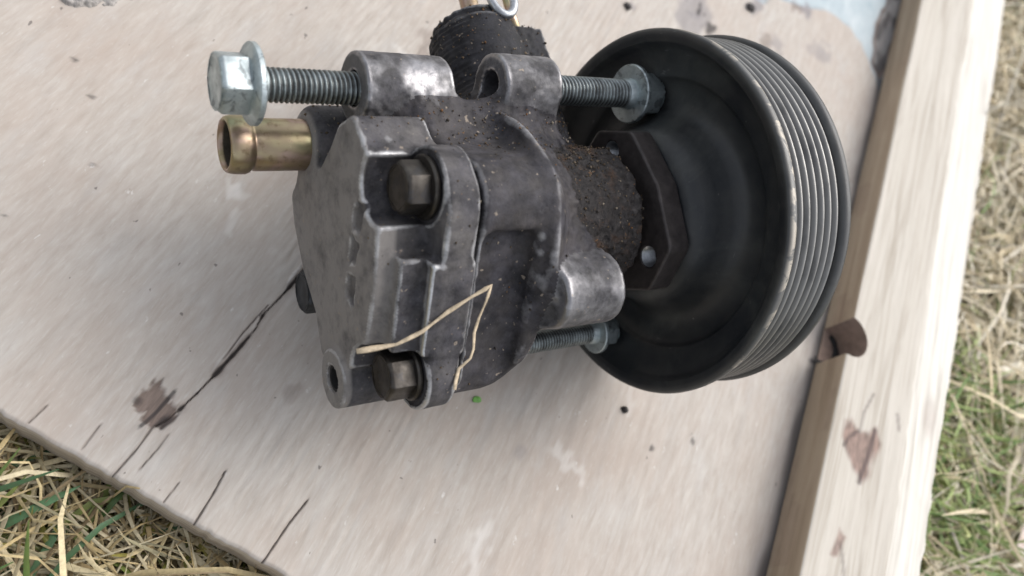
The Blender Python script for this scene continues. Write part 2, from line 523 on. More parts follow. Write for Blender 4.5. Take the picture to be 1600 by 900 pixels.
BY0 = -111.5
xs = np.concatenate([np.arange(-420, -200, 10), np.arange(-200, -90, 1.3), np.arange(-90, 20, 0.32), np.arange(20, 191, 1.1), np.arange(192, 259, 6)])
ys = np.concatenate([np.linspace(BY0, BY0 + 1.6, 5), np.arange(BY0 + 2.4, 20, 0.9), np.arange(20, 440, 1.3), np.arange(446, 701, 12)])
bx, by, bF = grid_mesh(xs, ys)
nx, ny = len(xs), len(ys)
z0 = bx * 0
wob = noise3(bx / 5, by / 18, z0 + 1) * 0.8
hz = 0.16 * noise3(bx / 1.6, by / 16, z0) + 0.22 * noise3(bx / 4.5, by / 40, z0 + 5) + 0.4 * noise3(bx / 40, by / 60, z0 + 9)
dark = np.zeros(bx.shape); stain = dark.copy(); grey = dark.copy(); blue = dark.copy(); pale = dark.copy()
CR = [([(-40, 20), (-42.9, -20.4), (-43.9, -31.8), (-45.3, -41.2), (-44.6, -47.1), (-45.3, -56.9), (-46.4, -67.1), (-47.5, -76.2), (-49.0, -84.3)], 0.75, 2.2),
      ([(-49.0, -84.3), (-50.1, -88.7), (-52.4, -93.3), (-52.2, -100.7), (-53.2, -112)], 0.45, 1.2),
      ([(-45.8, -38.0), (-47.1, -51.1), (-47.3, -62.9)], 0.3, 0.9),
      ([(-25.9, -93.4), (-25.2, -100.4), (-24.8, -113)], 0.42, 1.3),
      ([(1.9, -88.0), (0.6, -97.3), (-0.3, -113)], 0.42, 1.4),
      ([(-47.2, -92.9), (-47.2, -98.4), (-48.0, -106)], 0.3, 1.0),
      ([(-81.0, -103.8), (-81.7, -110)], 0.35, 0.8), ([(-65.3, -100.3), (-65.2, -108.9)], 0.35, 0.8),
      ([(-35.9, -103.8), (-36.3, -110.4)], 0.3, 0.8)]
for pts, w, dep in CR:
    d = seg_dist(bx + wob * 0.12, by, pts)
    if w > 0.6 and dep > 2: w = w * np.clip(0.75 + 0.9 * noise3(by / 6, z0 + 11, z0) + 0.4 * noise3(by / 2.2, z0 + 4, z0), 0.25, 1.6)
    else: w = z0 + w
    tip = np.clip((by - pts[-1][1]) / 3 + 0.4, 0.3, 1)
    big = dep > 2
    w = w * (0.62 if big else 0.42)
    k = 1 - sstep(w * 0.6, w * 1.7, d)
    hz -= dep * k
    dark = np.maximum(dark, (0.85 if big else (0.72 if dep > 1.25 else 0.42)) * (1 - sstep(w * 0.5, w * 1.5, d)))
    stain = np.maximum(stain, 0.35 * (1 - sstep(w, w * 5, d)))
# the veneer on the right of the long split has sunk a little, its lip splintered
cp = np.array(CR[0][0])[::-1]
xc = np.interp(by, cp[:, 1], cp[:, 0])
inr = sstep(-92, -80, by) * (1 - sstep(-10, 15, by))
hz -= 0.8 * inr * sstep(0.0, 0.5, bx - xc) * np.exp(-np.clip(bx - xc, 0, 60) / 9)
lip = inr * np.exp(-((bx - xc + 1.1 + 0.6 * noise3(by / 4, z0 + 2, z0)) / 0.8) ** 2) * np.clip(noise3(bx / 1.0, by / 6, z0 + 4) + 0.35, 0, 1)
hz += 0.35 * lip; pale = np.maximum(pale, 0.4 * lip)
# missing veneer with a brown plug of resinous wood beside the crack
pat = [(-60.1, -79.4), (-55.9, -81.8), (-52.6, -83.1), (-48.2, -85.8), (-49.2, -91.3), (-52.9, -93.6), (-56.6, -91.6), (-61.3, -89.7), (-62.1, -84.8)]
sd = poly_sd(bx + noise3(bx / 1.2, by / 4, z0 + 2) * 1.0, by + noise3(bx / 1.0, by / 3, z0 + 7) * 1.5, pat)
k = 1 - sstep(-0.5, 0.5, sd)
hz -= 0.9 * k; stain = np.maximum(stain, 0.92 * k)
sd2 = poly_sd(bx + wob * 0.4, by + noise3(bx / 1.0, by / 3, z0 + 7), [(-47.6, -85.0), (-49.0, -91.8), (-52.8, -93.6), (-51.6, -88.5)])
dark = np.maximum(dark, 0.8 * (1 - sstep(-0.8, 0.6, sd2)))
dark = np.maximum(dark, 0.8 * (1 - sstep(0.3, 0.9, seg_dist(bx + wob * .4, by, [(-53.5, -80), (-54.2, -88), (-55.5, -95)]))))
dark = np.maximum(dark, 0.6 * (1 - sstep(0.5, 2.2, np.hypot(bx + 61, by + 88.5))))
# bare blue-grey layer where the face veneer has come away, top right
ve = [(80, 300), (100.2, 323.6), (118.3, 333.0), (135.7, 350.3), (150.4, 350.3), (162.9, 347.6), (173.3, 335.0), (181.2, 325.6), (188.1, 312.1), (215, 300), (215, 460), (60, 460), (70, 330)]
sd = poly_sd(bx + noise3(bx / 9, by / 9, z0 + 3) * 2.5, by + noise3(bx / 9, by / 9, z0 + 6) * 2.5, ve)
k = 1 - sstep(-0.8, 0.8, sd)
hz -= 1.3 * k; blue = np.maximum(blue, k)
grey = np.maximum(grey, 0.35 * (1 - sstep(0.3, 2.5, np.abs(sd + 1.5))))
sd = poly_sd(bx + noise3(bx / 5, by / 14, z0 + 4) * 3.2, by, [(177.0, 440), (174.5, 363.0), (176.4, 338), (186, 330), (192, 380), (192, 440)])
k2 = 1 - sstep(-1.0, 1.0, sd)
mixn = noise3(bx / 3, by / 9, z0 + 8)
dark = np.maximum(dark, k2 * np.clip(0.45 + mixn, 0, 0.8)); stain = np.maximum(stain, k2 * 0.7 + 0.85 * (1 - sstep(0.4, 2.4, np.abs(sd - 0.8))) * k)
sd = poly_sd(bx + noise3(bx / 6, by / 6, z0 + 4) * 3, by + wob * 2, [(39.1, 275), (40, 246), (44.4, 234.2), (60.8, 236), (59.9, 262), (49.6, 275)])
grey = np.maximum(grey, 0.62 * (1 - sstep(-2, 2.0, sd)))
for (sx, sy, r, a, which) in [(52, 258, 3.6, .85, 'd'), (62.5, 251.5, 4.6, .85, 'd'), (50, 250, 5, .8, 'g'), (83, 296, 6.5, .8, 'g'), (86, 303, 5, .7, 'g'), (13.8, 218.7, 2.2, .7, 'd'), (17, 222, 2.5, .5, 'g'),
                              (138.4, 305.4, 7, .5, 'g'), (130, 303, 5, .35, 'g'), (106.5, 283.2, 6, .5, 'g'), (100, 278, 5, .45, 's'), (118, 331, 5, .8, 'g'), (110, 326, 4, .6, 's'), (98, 275, 5, .4, 's'),
                              (116.1, 2, 1.2, .8, 'd'), (133.9, 16.1, 1.2, .7, 'd'), (-57.4, 112.5, 4.5, .42, 's'), (-56, 104, 3.5, .5, 's'), (-57, 95, 3, .3, 's'),
                              (-150, 0, 1.0, .8, 'd'), (-137, -8, .9, .7, 'd'), (-120, -30, .9, .6, 'd'), (-128, -60, .8, .7, 'd'), (-22, -62, 3.5, .3, 's'), (62, -34, 3, .3, 'g')]:
    d = np.hypot((bx - sx) + noise3(bx / 3, by / 6, z0 + sx) * r * .7, ((by - sy) + noise3(bx / 3, by / 6, z0 + sy) * r * .9) * 0.7)
    kk = a * (1 - sstep(r * 0.5, r * 1.15, d))
    if which == 'd': dark = np.maximum(dark, kk)
    elif which == 'g': grey = np.maximum(grey, kk)
    else: stain = np.maximum(stain, kk)
for (x0, y0, x1, y1, w, a) in [(77, -22, 91, -26.5, 3.0, .55), (62, -66, 66, -80, 3.2, .6), (-82, -6, -78, -9, 2.2, .7), (-92, 6, -90, 0, 1.6, .5), (-65, 97, -60, 93, 2.5, .5), (-74, -14, -72, -22, 1.6, .5), (-86, 20, -83, 14, 1.4, .5), (-97, 28, -88, 34, 1.5, .3), (-118, -82, -114, -86, 1.5, .6), (98, 24, 100, 10, 1.4, .35)]:
    d = seg_dist(bx + noise3(bx / 2.2, by / 5, z0 + 4) * w, by + noise3(bx / 2, by / 4, z0 + 2) * w, [(x0, y0), (x1, y1)])
    pale = np.maximum(pale, 0.42 * a * (1 - sstep(w * 0.1, w * 1.5, d)))
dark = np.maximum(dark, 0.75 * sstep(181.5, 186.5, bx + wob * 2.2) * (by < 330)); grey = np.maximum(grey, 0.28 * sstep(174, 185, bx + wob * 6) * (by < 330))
ed = by - BY0
hz -= 0.9 * (1 - sstep(0, 1.5, ed)) ** 2
Yv = by + np.where(ed < 2, (0.3 * noise3(bx / 2.2, z0 + 3, z0) + 0.28 * noise3(bx / 25, z0 + 8, z0)), 0)
Vt = np.stack([bx, Yv, hz], 1)
idx = np.arange(nx * ny).reshape(nx, ny)
rim = np.concatenate([idx[:, 0], idx[-1, 1:], idx[-2::-1, -1], idx[0, -2:0:-1]])
Vb = Vt[rim].copy(); Vb[:, 2] = -18
Vm = Vt[rim].copy(); Vm[:, 2] = -9; Vm[:, 1] += 0.15 * noise3(Vm[:, 0] / 2, Vm[:, 1] * 0 + 2, Vm[:, 1] * 0)
nr = len(rim)
mi = np.arange(nr) + len(Vt); bi = mi + nr
nxt = np.roll(np.arange(nr), -1)
Fs = np.concatenate([np.stack([rim[nxt], rim, mi, mi[nxt]], 1), np.stack([mi[nxt], mi, bi, bi[nxt]], 1)])
A = {}
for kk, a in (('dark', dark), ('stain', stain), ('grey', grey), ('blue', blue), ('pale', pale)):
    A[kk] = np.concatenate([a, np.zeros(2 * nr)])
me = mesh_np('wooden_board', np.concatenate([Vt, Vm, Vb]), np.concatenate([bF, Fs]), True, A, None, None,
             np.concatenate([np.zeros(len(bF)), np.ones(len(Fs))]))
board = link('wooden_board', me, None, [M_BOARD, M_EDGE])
tag(board, 'weathered grey wooden board with cracks lying on the grass under the pump', 'board')

# ------------------------------------------------------------------ rail
RX0, RZ = 187.0, 20.0
us = np.concatenate([np.array([-1.0]), np.arange(0, 11, 2.0)])
sec = []                                   # cross-section (x, z, material)
for zz in np.linspace(0.6, RZ - 1.2, 8): sec.append((RX0, zz, 1))
sec += [(RX0 + 0.3, RZ - 0.4, 0), (RX0 + 1.1, RZ, 0)]
for xx in np.arange(RX0 + 2.2, 231.0, 1.1): sec.append((xx, RZ, 0))
nseam = len(sec)
for q in np.linspace(0, 1, 26): sec.append((232.0 + q * 30, RZ - 0.4 - q * 6.5, 2))
sec += [(263.0, RZ - 9, 2), (263.2, 4, 2), (263, 0.6, 2)]
sec = np.array(sec)
ry = np.concatenate([np.arange(-330, -70, 12), np.arange(-70, 230, 1.1), np.arange(231, 470, 2.4), np.arange(475, 705, 15)])
nsx = len(sec)
SX, RYY = np.meshgrid(np.arange(nsx), ry, indexing='ij')
rx = sec[SX.ravel(), 0]; rz = sec[SX.ravel(), 1].copy(); ryy = RYY.ravel()
seamw = 0.8 * noise3(ryy / 30, ryy * 0 + 4, ryy * 0) + 0.5 * noise3(ryy / 7, ryy * 0 + 6, ryy * 0)
tf = np.clip((rx - 200) / 31, 0, 1) * np.clip((263.5 - rx) / 30, 0, 1)
q = np.clip((rx - 231) / 31, 0, 1)
rx = rx + seamw * tf + q * (0.026 * (ryy - 150) + 0.7 * noise3(ryy / 8, ryy * 0 + 1, ryy * 0))
top = (sec[SX.ravel(), 2] != 1)
zz0 = rx * 0
rz = rz + top * (rz > 10) * (0.12 * noise3(rx / 1.7, ryy / 20, zz0) + 0.3 * noise3(rx / 12, ryy / 60, zz0 + 3))
kd = poly_sd(rx + noise3(rx / 4, ryy / 6, zz0) * 1.2, ryy + noise3(rx / 3, ryy / 6, zz0 + 2) * 1.8, [(193.7, 60.5), (197, 64), (201, 60), (206, 61), (212.8, 67.9), (217.2, 62.9), (213.5, 45.2), (209.7, 34.8), (200.3, 42.7), (194.4, 50.9)])
rst = 0.85 * (1 - sstep(-2.2, 1.6, kd))
kd2 = poly_sd(rx, ryy + noise3(rx / 3, ryy / 6, zz0 + 2), [(202.5, 10.1), (206.7, 8.2), (204.1, -2.7), (200.0, -2.8)])
rst = np.maximum(rst, 0.75 * (1 - sstep(-1, 0.8, kd2)))
kd3 = np.hypot((rx - 249) * 0.9, (ryy - 98) * 0.5)
rst = np.maximum(rst, 0.28 * (1 - sstep(3, 8.5, kd3)))
rdk = 0.75 * (1 - sstep(0.6, 1.8, seg_dist(rx, ryy, [(212.3, 66.2), (211, 52), (208.2, 36)])))
rdk = np.maximum(rdk, 0.6 * (1 - sstep(0.5, 1.5, seg_dist(rx, ryy, [(203.0, 60), (199, 55), (196.0, 48)]))))
rdk = np.maximum(rdk, 0.5 * (1 - sstep(0.3, 1.1, seg_dist(rx, ryy, [(207.7, 84), (204.0, 71), (203.9, 60)]))))
rdk = np.maximum(rdk, 0.4 * (1 - sstep(0.6, 1.6, seg_dist(rx, ryy, [(224, 82), (226, 75)]))))
rdk = np.maximum(rdk, 0.4 * (1 - sstep(0.4, 1.4, seg_dist(rx, ryy, [(204.5, 4), (208, -4), (209, -8)]))))
rst = rst * (sec[SX.ravel(), 2] != 1); rdk = rdk * top
rst = np.maximum(rst, 0.2 * (sec[SX.ravel(), 2] == 1) * (noise3(ryy / 30, rz / 9, zz0) > 0.25))
Vr = np.stack([rx, ryy, rz], 1)
idx = np.arange(nsx * len(ry)).reshape(nsx, len(ry))
Fr = np.stack([idx[:-1, :-1], idx[1:, :-1], idx[1:, 1:], idx[:-1, 1:]], -1).reshape(-1, 4)
fm = np.repeat(np.where(sec[:-1, 2] == 1, 1, np.where(sec[:-1, 2] == 2, 2, 0)), len(ry) - 1)
bot = np.stack([idx[0, :-1], idx[0, 1:], idx[-1, 1:], idx[-1, :-1]], -1)
me = mesh_np('rail_base', Vr, np.concatenate([Fr, bot]), True, {'stain': rst, 'dark': rdk}, None, None, np.concatenate([fm, np.zeros(len(bot))]))
bm = bmesh.new(); bm.from_mesh(me)
bmesh.ops.holes_fill(bm, edges=[e for e in bm.edges if e.is_boundary], sides=0)
bmesh.ops.recalc_face_normals(bm, faces=bm.faces)
bm.to_mesh(me); bm.free()
rail = link('wooden_rail', me, None, [M_RTOP, M_RSIDE, M_RBRIGHT, M_NOTCH])
tag(rail, 'pale raised wooden rail with brown inner side, knots and a half-round notch', 'wooden rail')
cm = bpy.data.meshes.new('cut')
bm = bmesh.new()
bmesh.ops.create_cone(bm, cap_ends=True, segments=40, radius1=11.2 * MM, radius2=11.2 * MM, depth=60 * MM, matrix=Matrix.Translation((187.2 * MM, 105.5 * MM, 31 * MM)))
for f in bm.faces: f.material_index = 3
bm.to_mesh(cm); bm.free()
for mt in (M_RTOP, M_RSIDE, M_RBRIGHT, M_NOTCH): cm.materials.append(mt)
cut = link('cut', cm)
md = rail.modifiers.new('b', 'BOOLEAN'); md.operation = 'DIFFERENCE'; md.object = cut; md.solver = 'EXACT'
bpy.context.view_layer.update()
dg = bpy.context.evaluated_depsgraph_get()
nm = bpy.data.meshes.new_from_object(rail.evaluated_get(dg))
rail.modifiers.clear(); rail.data = nm
bpy.data.objects.remove(cut)
nm.polygons.foreach_set('use_smooth', np.ones(len(nm.polygons), dtype=bool))
nm.set_sharp_from_angle(angle=math.radians(50))
# dark strip standing in for the shaded hollow at the notch's foot
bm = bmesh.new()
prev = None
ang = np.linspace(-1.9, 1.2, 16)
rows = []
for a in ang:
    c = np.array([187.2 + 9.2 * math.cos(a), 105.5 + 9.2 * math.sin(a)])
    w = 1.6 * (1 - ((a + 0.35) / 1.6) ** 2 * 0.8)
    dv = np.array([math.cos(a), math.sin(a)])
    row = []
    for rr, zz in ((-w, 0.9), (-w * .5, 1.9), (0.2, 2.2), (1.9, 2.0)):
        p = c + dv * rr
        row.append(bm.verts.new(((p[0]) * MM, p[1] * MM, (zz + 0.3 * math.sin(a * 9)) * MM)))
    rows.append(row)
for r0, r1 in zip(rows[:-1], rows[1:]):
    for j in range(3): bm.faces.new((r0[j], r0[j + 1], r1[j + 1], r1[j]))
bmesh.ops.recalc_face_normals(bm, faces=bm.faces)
me = bpy.data.meshes.new('notch_shade'); bm.to_mesh(me); bm.free()
link('notch_shade', me, rail, M_HOLE)

# ------------------------------------------------------------------ pump: signed distance field tools
AX = np.array([[-0.7219, -0.6912, 0.0329], [-0.6905, 0.7227, 0.0315], [0.0456, 0.0, 0.999]])   # columns: axis u, side s, up v
PC = np.array([43.3153, 41.4283, 66.3455])
BASE = np.array([78.0, 0.0, -69.7])
pump = empty('power_steering_pump', PC + AX @ BASE)
mr = Matrix([[AX[i][0], -AX[i][1], AX[i][2]] for i in range(3)]).to_4x4()   # right-handed: local y = -s
pump.rotation_euler = mr.to_euler()
tag(pump, 'greasy cast power steering pump with black grooved pulley lying on the board', 'pump')

def loc(V):
    return (np.asarray(V, float) - BASE) * np.array([1.0, -1.0, 1.0])

def smin(a, b, k):
    h = np.clip(k - np.abs(a - b), 0, None) / k
    return np.minimum(a, b) - h * h * k * 0.25
def smax(a, b, k):
    return -smin(-a, -b, k)
def ext(d2, x, x0, x1, r):
    qa = d2 + r; qb = np.abs(x - (x0 + x1) / 2) - (x1 - x0) / 2 + r
    return np.minimum(np.maximum(qa, qb), 0) + np.hypot(np.maximum(qa, 0), np.maximum(qb, 0)) - r
def cylu(p, s, v, R, u0, u1, r=1.0):
    return ext(np.hypot(p[1] - s, p[2] - v) - R, p[0], u0, u1, r)
def cyls(p, u, v, R, s0, s1, r=1.0):
    return ext(np.hypot(p[0] - u, p[2] - v) - R, p[1], s0, s1, r)
def box(p, c, h, r=1.0):
    q = [np.abs(p[i] - c[i]) - h[i] + r for i in range(3)]
    return np.minimum(np.maximum(np.maximum(q[0], q[1]), q[2]), 0) + np.sqrt(sum(np.maximum(x, 0) ** 2 for x in q)) - r
def diamond(p, b, r, cs=-2, cv=-12):
    a = (p[1] - cs) * 0.70711; c = (p[2] - cv) * 0.70711
    x = np.abs(a + c) - b + r; y = np.abs(a - c) - b + r
    return np.minimum(np.maximum(x, y), 0) + np.hypot(np.maximum(x, 0), np.maximum(y, 0)) - r
def facet(p):
    """coordinates on the lower visible flank: N outward, T along it"""
    ds = p[1] + 2; dv = p[2] + 12
    return (-ds + dv) * 0.70711, (ds + dv) * 0.70711

BT_S, BT_V = 42.8, 8.0
BR_S, BR_V = 41.2, 15.0                                           # axis of the long top bolts
def prim_house(p):
    u, s, v = p
    N, T = facet(p)
    main = ext(diamond(p, 37.0, 13.0), u, 60.0, 86.2, 1.6)
    w = np.sqrt(np.maximum(np.abs(u - 75.5) - 6.0, 0) ** 2 + np.maximum(np.abs(T + 9.0) - 25.0, 0) ** 2 + np.maximum(np.abs(N - 44.0) - 9.5, 0) ** 2) - 3.0
    main = smax(main, -w, 3.0)
    main = smax(main, (-(s + 26) * 0.75 - (u - 72) * 0.66 - 20), 5.0)
    cone = ext(np.hypot(s, v) - (25.0 + np.clip((u - 50) / 12, 0, 1.0) * 9.5), u, 48.0, 64.0, 2.0)
    main = smin(main, cone, 5.0)
    webs = smin(box(p, (49, 30, 8), (12, 12, 8), 3.0), box(p, (83, 28, 0), (14, 15, 11), 4.0), 6.0)
    webs = smin(webs, box(p, (68, 24, 4), (22, 12, 14), 5.0), 8.0)
    webs = smin(webs, box(p, (52, -20, 12), (10, 10, 8), 3.0), 4.0)
    main = smin(main, webs, 5.0)
    foot = box(p, (74, 0, -58), (11, 12, 11.6), 3.0)
    main = smin(main, foot, 4.0)
    main = smin(main, cylu(p, -31, -41, 9.5, 58, 84, 1.5), 4.0)
    return main
def prim_neck(p):
    return cylu(p, 0, 0, 24.0, 19.0, 66.0, 3.0)
def prim_bossR(p): return cylu(p, BR_S, BR_V, 10.4, 37.4, 59.0, 0.9)
def prim_bossL(p): return cylu(p, BT_S, BT_V, 11.0, 74.0, 102.8, 0.9)
def prim_bossB(p): return cylu(p, -29, 14, 11.0, 38.5, 61.0, 1.4)
def prim_port(p):
    u, s, v = p
    R = 17.4 + np.clip((52 - s) / 12, 0, 1) * 5.5 - np.clip((s - 70) / 12, 0, 1) * 2.0 + 0.16 * np.sin(s * 2.9 + 0.6 * u / 9) * np.clip((u - 46) / 8, 0, 1)
    a = ext(np.hypot(u - 41.4, v + 10) - R, s, 20, 79.4, 1.8)
    a = smin(a, box(p, (62, 33, -6), (12, 12, 11), 4.0), 5.0)
    a = smin(a, cyls(p, 40.5, -10, 14.6, 78.5, 82.8, 0.8), 0.8)
    return smin(a, box(p, (21.5, 69, -7), (6.0, 10.0, 6.5), 1.2), 1.2)
HOUSE = [prim_house, prim_neck, prim_bossR, prim_bossL, prim_bossB, prim_port]
def sdf_house(p, rough=True):
    d = prim_house(p)
    d = smin(d, prim_neck(p), 5.0)
    for f in (prim_bossR, prim_bossL, prim_bossB): d = smin(d, f(p), 4.0)
    d = smin(d, prim_port(p), 4.0)
    d = np.maximum(d, -cylu(p, BR_S, BR_V, 5.0, 52.0, 64.0, 0.3))
    d = np.maximum(d, -cylu(p, BT_S, BT_V, 5.3, 98.0, 110.0, 0.3))
    if not rough: return d
    # lumpy soil and old grease: thick on the neck and the port, thin elsewhere
    g = 0.10 + 0.55 * np.clip((58 - p[0]) / 6, 0, 1) * np.clip((34 - np.hypot(p[1], p[2])) / 8, 0, 1) + 0.22 * 1.6 * np.clip((p[1] - 46) / 10, 0, 1) * np.clip((-p[2] + 5) / 8, 0, 1) + 0.16 * np.clip((p[1] - 18) / 10, 0, 1) * np.clip((40 - p[1]) / 5, 0, 1)
    nz = noise3(p[0] / 1.7, p[1] / 1.7, p[2] / 1.7) + 0.7 * noise3(p[0] / 4.3 + 7, p[1] / 4.3, p[2] / 4.3)
    return d - g * nz

PAD = [(25, 21.5), (12, 23.5), (-0.5, 22.8), (-18.7, 8.0), (-30.5, -6.5), (-34, -18), (-33, -33), (-25, -40), (-12, -37), (6, -40), (22.7, -39), (30, -36), (31, -30), (27.5, -22), (23.5, -8), (25, 6), (27, 14)]
MARKS = [[(4.4, 10.7), (1.7, 14.2), (-3.5, 7.6), (0.1, 5.2)], [(-2.2, 2.5), (-6.1, 4.8), (-9.3, -0.1), (-7.3, -3.1)], [(-10.7, -6.5), (-13.2, -2.1), (-18.6, -8.0), (-14.9, -11.1)]]
PADI = [(a * 0.895, -10 + (b + 10) * 0.895) for a, b in PAD]
B1, B2, B3 = (1.8, 24.5), (-40.2, -12.0), (0.5, -49.5)
def sdf_cover(p, rough=True):
    u, s, v = p
    N, T = facet(p)
    slab = ext(diamond(p, 36.6, 13.0), u, 86.9, 97.0, 1.4)
    pad = ext(poly_sd(s, v, PADI) - 4.3, u, 90, 112.0, 1.3)
    d = smin(slab, pad, 3.0)
    for (nc, nh, u1) in ((22.0, 9.6, 106.8), (30.0, 6.3, 99.6)):
        uc = (86 + u1) / 2; uh = (u1 - 86) / 2
        qq = [np.abs(N - nc) - nh + 0.9, np.abs(T + 3.2) - 13.2, np.abs(u - uc) - uh + 0.9]
        rib = np.minimum(np.maximum(np.maximum(qq[0], qq[1]), qq[2]), 0) + np.sqrt(sum(np.maximum(x, 0) ** 2 for x in qq)) - 0.9
        d = smin(d, rib, 1.8)
    # spot-faced bolt seats
    for (bs, bv) in (B1, B2, B3):
        d = smin(d, cylu(p, bs, bv, 11.3, 88, 97.6, 0.9), 2.0)
    for (bs, bv) in (B1, B2):
        d = smax(d, -cylu(p, bs, bv, 10.0, 97.0, 125, 0.6), 1.0)
    # lug with socket, inlet boss
    d = smin(d, cylu(p, -34.0, -32.5, 9.3, 89, 113.5, 0.8), 2.0)
    d = np.maximum(d, -cylu(p, -34.0, -32.5, 4.3, 101, 125, 0.3))
    d = smin(d, cylu(p, 38.0, -17.0, 12.3, 88, 111.8, 4.0), 4.0)
    d = smax(d, -cylu(p, BT_S, BT_V, 11.6, 80, 130, 0.5), 1.2)
    # worn sunk casting marks along the edge of the plate
    for q4 in MARKS:
        d = smax(d, -ext(poly_sd(s, v, q4) - 0.2 - 0.5 * noise3(s / 2.0, v / 2.0, s * 0), u, 111.0, 116, 0.3), 1.5)
    if not rough: return d
    nz = noise3(p[0] / 1.9, p[1] / 1.9, p[2] / 1.9) + 0.8 * noise3(p[0] / 6 + 7, p[1] / 6, p[2] / 6)
    return d - 0.045 * nz

def surface_nets(fn, lo, hi, h):
    ax = [np.arange(lo[i], hi[i] + h, h) for i in range(3)]
    G = np.meshgrid(*ax, indexing='ij')
    Fv = fn([g.astype(np.float32) for g in G])
    S = Fv < 0
    n = Fv.shape
    sl = lambda d: tuple(slice(d[i], n[i] - 1 + d[i]) for i in range(3))
    cs = [(i, j, k) for i in (0, 1) for j in (0, 1) for k in (0, 1)]
    cnt = sum(S[sl(c)].astype(np.int8) for c in cs)
    act = (cnt > 0) & (cnt < 8)
    ids = np.full(act.shape, -1, np.int64)
    I = np.argwhere(act)
    ids[act] = np.arange(len(I))
    acc = np.zeros((len(I), 3)); wt = np.zeros(len(I))
    for a in range(3):
        for c in cs:
            if c[a]: continue
            c2 = list(c); c2[a] = 1
            i0 = tuple((I + np.array(c)).T); i1 = tuple((I + np.array(c2)).T)
            f0, f1 = Fv[i0].astype(float), Fv[i1].astype(float)
            x = (f0 < 0) != (f1 < 0)
            t = np.where(x, f0 / np.where(x, f0 - f1, 1), 0)
            pt = np.array(c, float)[None] + np.zeros((len(I), 3)); pt[:, a] = t
            acc += pt * x[:, None]; wt += x
    V = (I + acc / wt[:, None]) * h + np.array(lo)
    Fs = []
    for a in range(3):
        b, c = (a + 1) % 3, (a + 2) % 3
        s0 = [slice(None)] * 3; s1 = [slice(None)] * 3
        s0[a] = slice(0, n[a] - 1); s1[a] = slice(1, n[a])
        A0 = S[tuple(s0)]; A1 = S[tuple(s1)]
        E = np.argwhere(A0 != A1)
        E = E[(E[:, b] > 0) & (E[:, c] > 0) & (E[:, b] < n[b] - 1) & (E[:, c] < n[c] - 1)]
        fl = A0[tuple(E.T)]
        def cid(db, dc):
            J = E.copy(); J[:, b] -= db; J[:, c] -= dc
            return ids[tuple(J.T)]
        Q = np.stack([cid(1, 1), cid(0, 1), cid(0, 0), cid(1, 0)], 1)
        Q[~fl] = Q[~fl][:, ::-1]
        Fs.append(Q)
    return V, np.concatenate(Fs)

def grad(fn, V, e=0.15):
    g_ = np.zeros_like(V)
    for a in range(3):
        d = np.zeros(3); d[a] = e
        g_[:, a] = fn(list((V + d).T)) - fn(list((V - d).T))
    return g_ / (2 * e)

def refine(fn, V, h, it=2, smooth_fn=None):
    for _ in range(it):
        f = fn(list(V.T)); g_ = grad(fn, V)
        st = np.clip(f / np.maximum((g_ ** 2).sum(1), 0.2), -h, h)
        V = V - g_ * st[:, None]
    g_ = grad(fn, V, 0.25)
    N = g_ / (np.linalg.norm(g_, axis=1, keepdims=True) + 1e-9)
    e = 1.3
    lap = 0
    fn = smooth_fn or fn
    for a in range(3):
        for s_ in (-e, e):
            d = np.zeros(3); d[a] = s_
            lap = lap + fn(list((V + d).T))
    lap = lap / 6 - fn(list(V.T))
    return V, N, lap

def submesh(name, V, F, keep, N, attrs, parent, mat):
    Fk = F[keep]
    u, inv = np.unique(Fk.ravel(), return_inverse=True)
    me = mesh_np(name, loc(V[u]), inv.reshape(-1, 4)[:, ::-1], True, {k: a[u] for k, a in attrs.items()}, N[u] * np.array([1.0, -1.0, 1.0]))
    return link(name, me, parent, mat)

HS = 0.85
H_V, H_F = surface_nets(sdf_house, (14, -56, -72), (106, 90, 42), HS)
H_V, H_N, H_L = refine(sdf_house, H_V, HS, 2, lambda p: sdf_house(p, False))
C_V, C_F = surface_nets(sdf_cover, (85, -58, -66), (116, 60, 42), 0.7)
C_V, C_N, C_L = refine(sdf_cover, C_V, 0.7, 2, lambda p: sdf_cover(p, False))
allV = np.concatenate([H_V, C_V]); allF = np.concatenate([H_F, C_F + len(H_V)])
PW = (AX @ allV.T).T + PC
bvh = BVHTree.FromPolygons(PW.tolist(), allF.tolist())
def on_pump(x, y):
    """rest point on the pump's surface under a sight line (mm, world)"""
    d = CAM_R @ np.array([(x - 800) / 1250, (450 - y) / 1250, -1.0])
    h = bvh.ray_cast(Vector(CAM_P), Vector(d).normalized())
    if h[0] is None: return None, None
    return np.array(h[0]), np.array(h[1])

# painted sun glints, rubbed-bright and dusty places, radius in mm: (x, y, radius, strength)
BRIGHT = [(655, 120, 9, 1.5), (640, 108, 5, 1.0), (590, 108, 4, .8), (668, 130, 4, 1.2), (585, 140, 3, .6), (606, 218, 4.5, 1.0), (600, 205, 4, .8), (625, 226, 3, .6), (575, 215, 2, .8),
          (810, 240, 2.2, 1.0), (830, 268, 2.6, .7), (835, 300, 3, .5), (846, 330, 2, .8), (848, 370, 2, .9), (846, 395, 2, .9), (833, 380, 2.5, .5), (842, 436, 3, .7), (870, 470, 2.5, .7), (970, 450, 4, .5), (735, 395, 3, .4), (722, 330, 3, .4), (832, 425, 3, .5)]
DARKS = [(505, 180, 6, 1.3), (515, 205, 6, 1.2), (495, 230, 6, 1.0), (520, 170, 5, 1.2), (500, 165, 5, 1.2), (488, 200, 6, 1.2), (612, 125, 4.0, .9), (640, 165, 5, .6), (660, 175, 5, .5), (620, 95, 4, .3)]
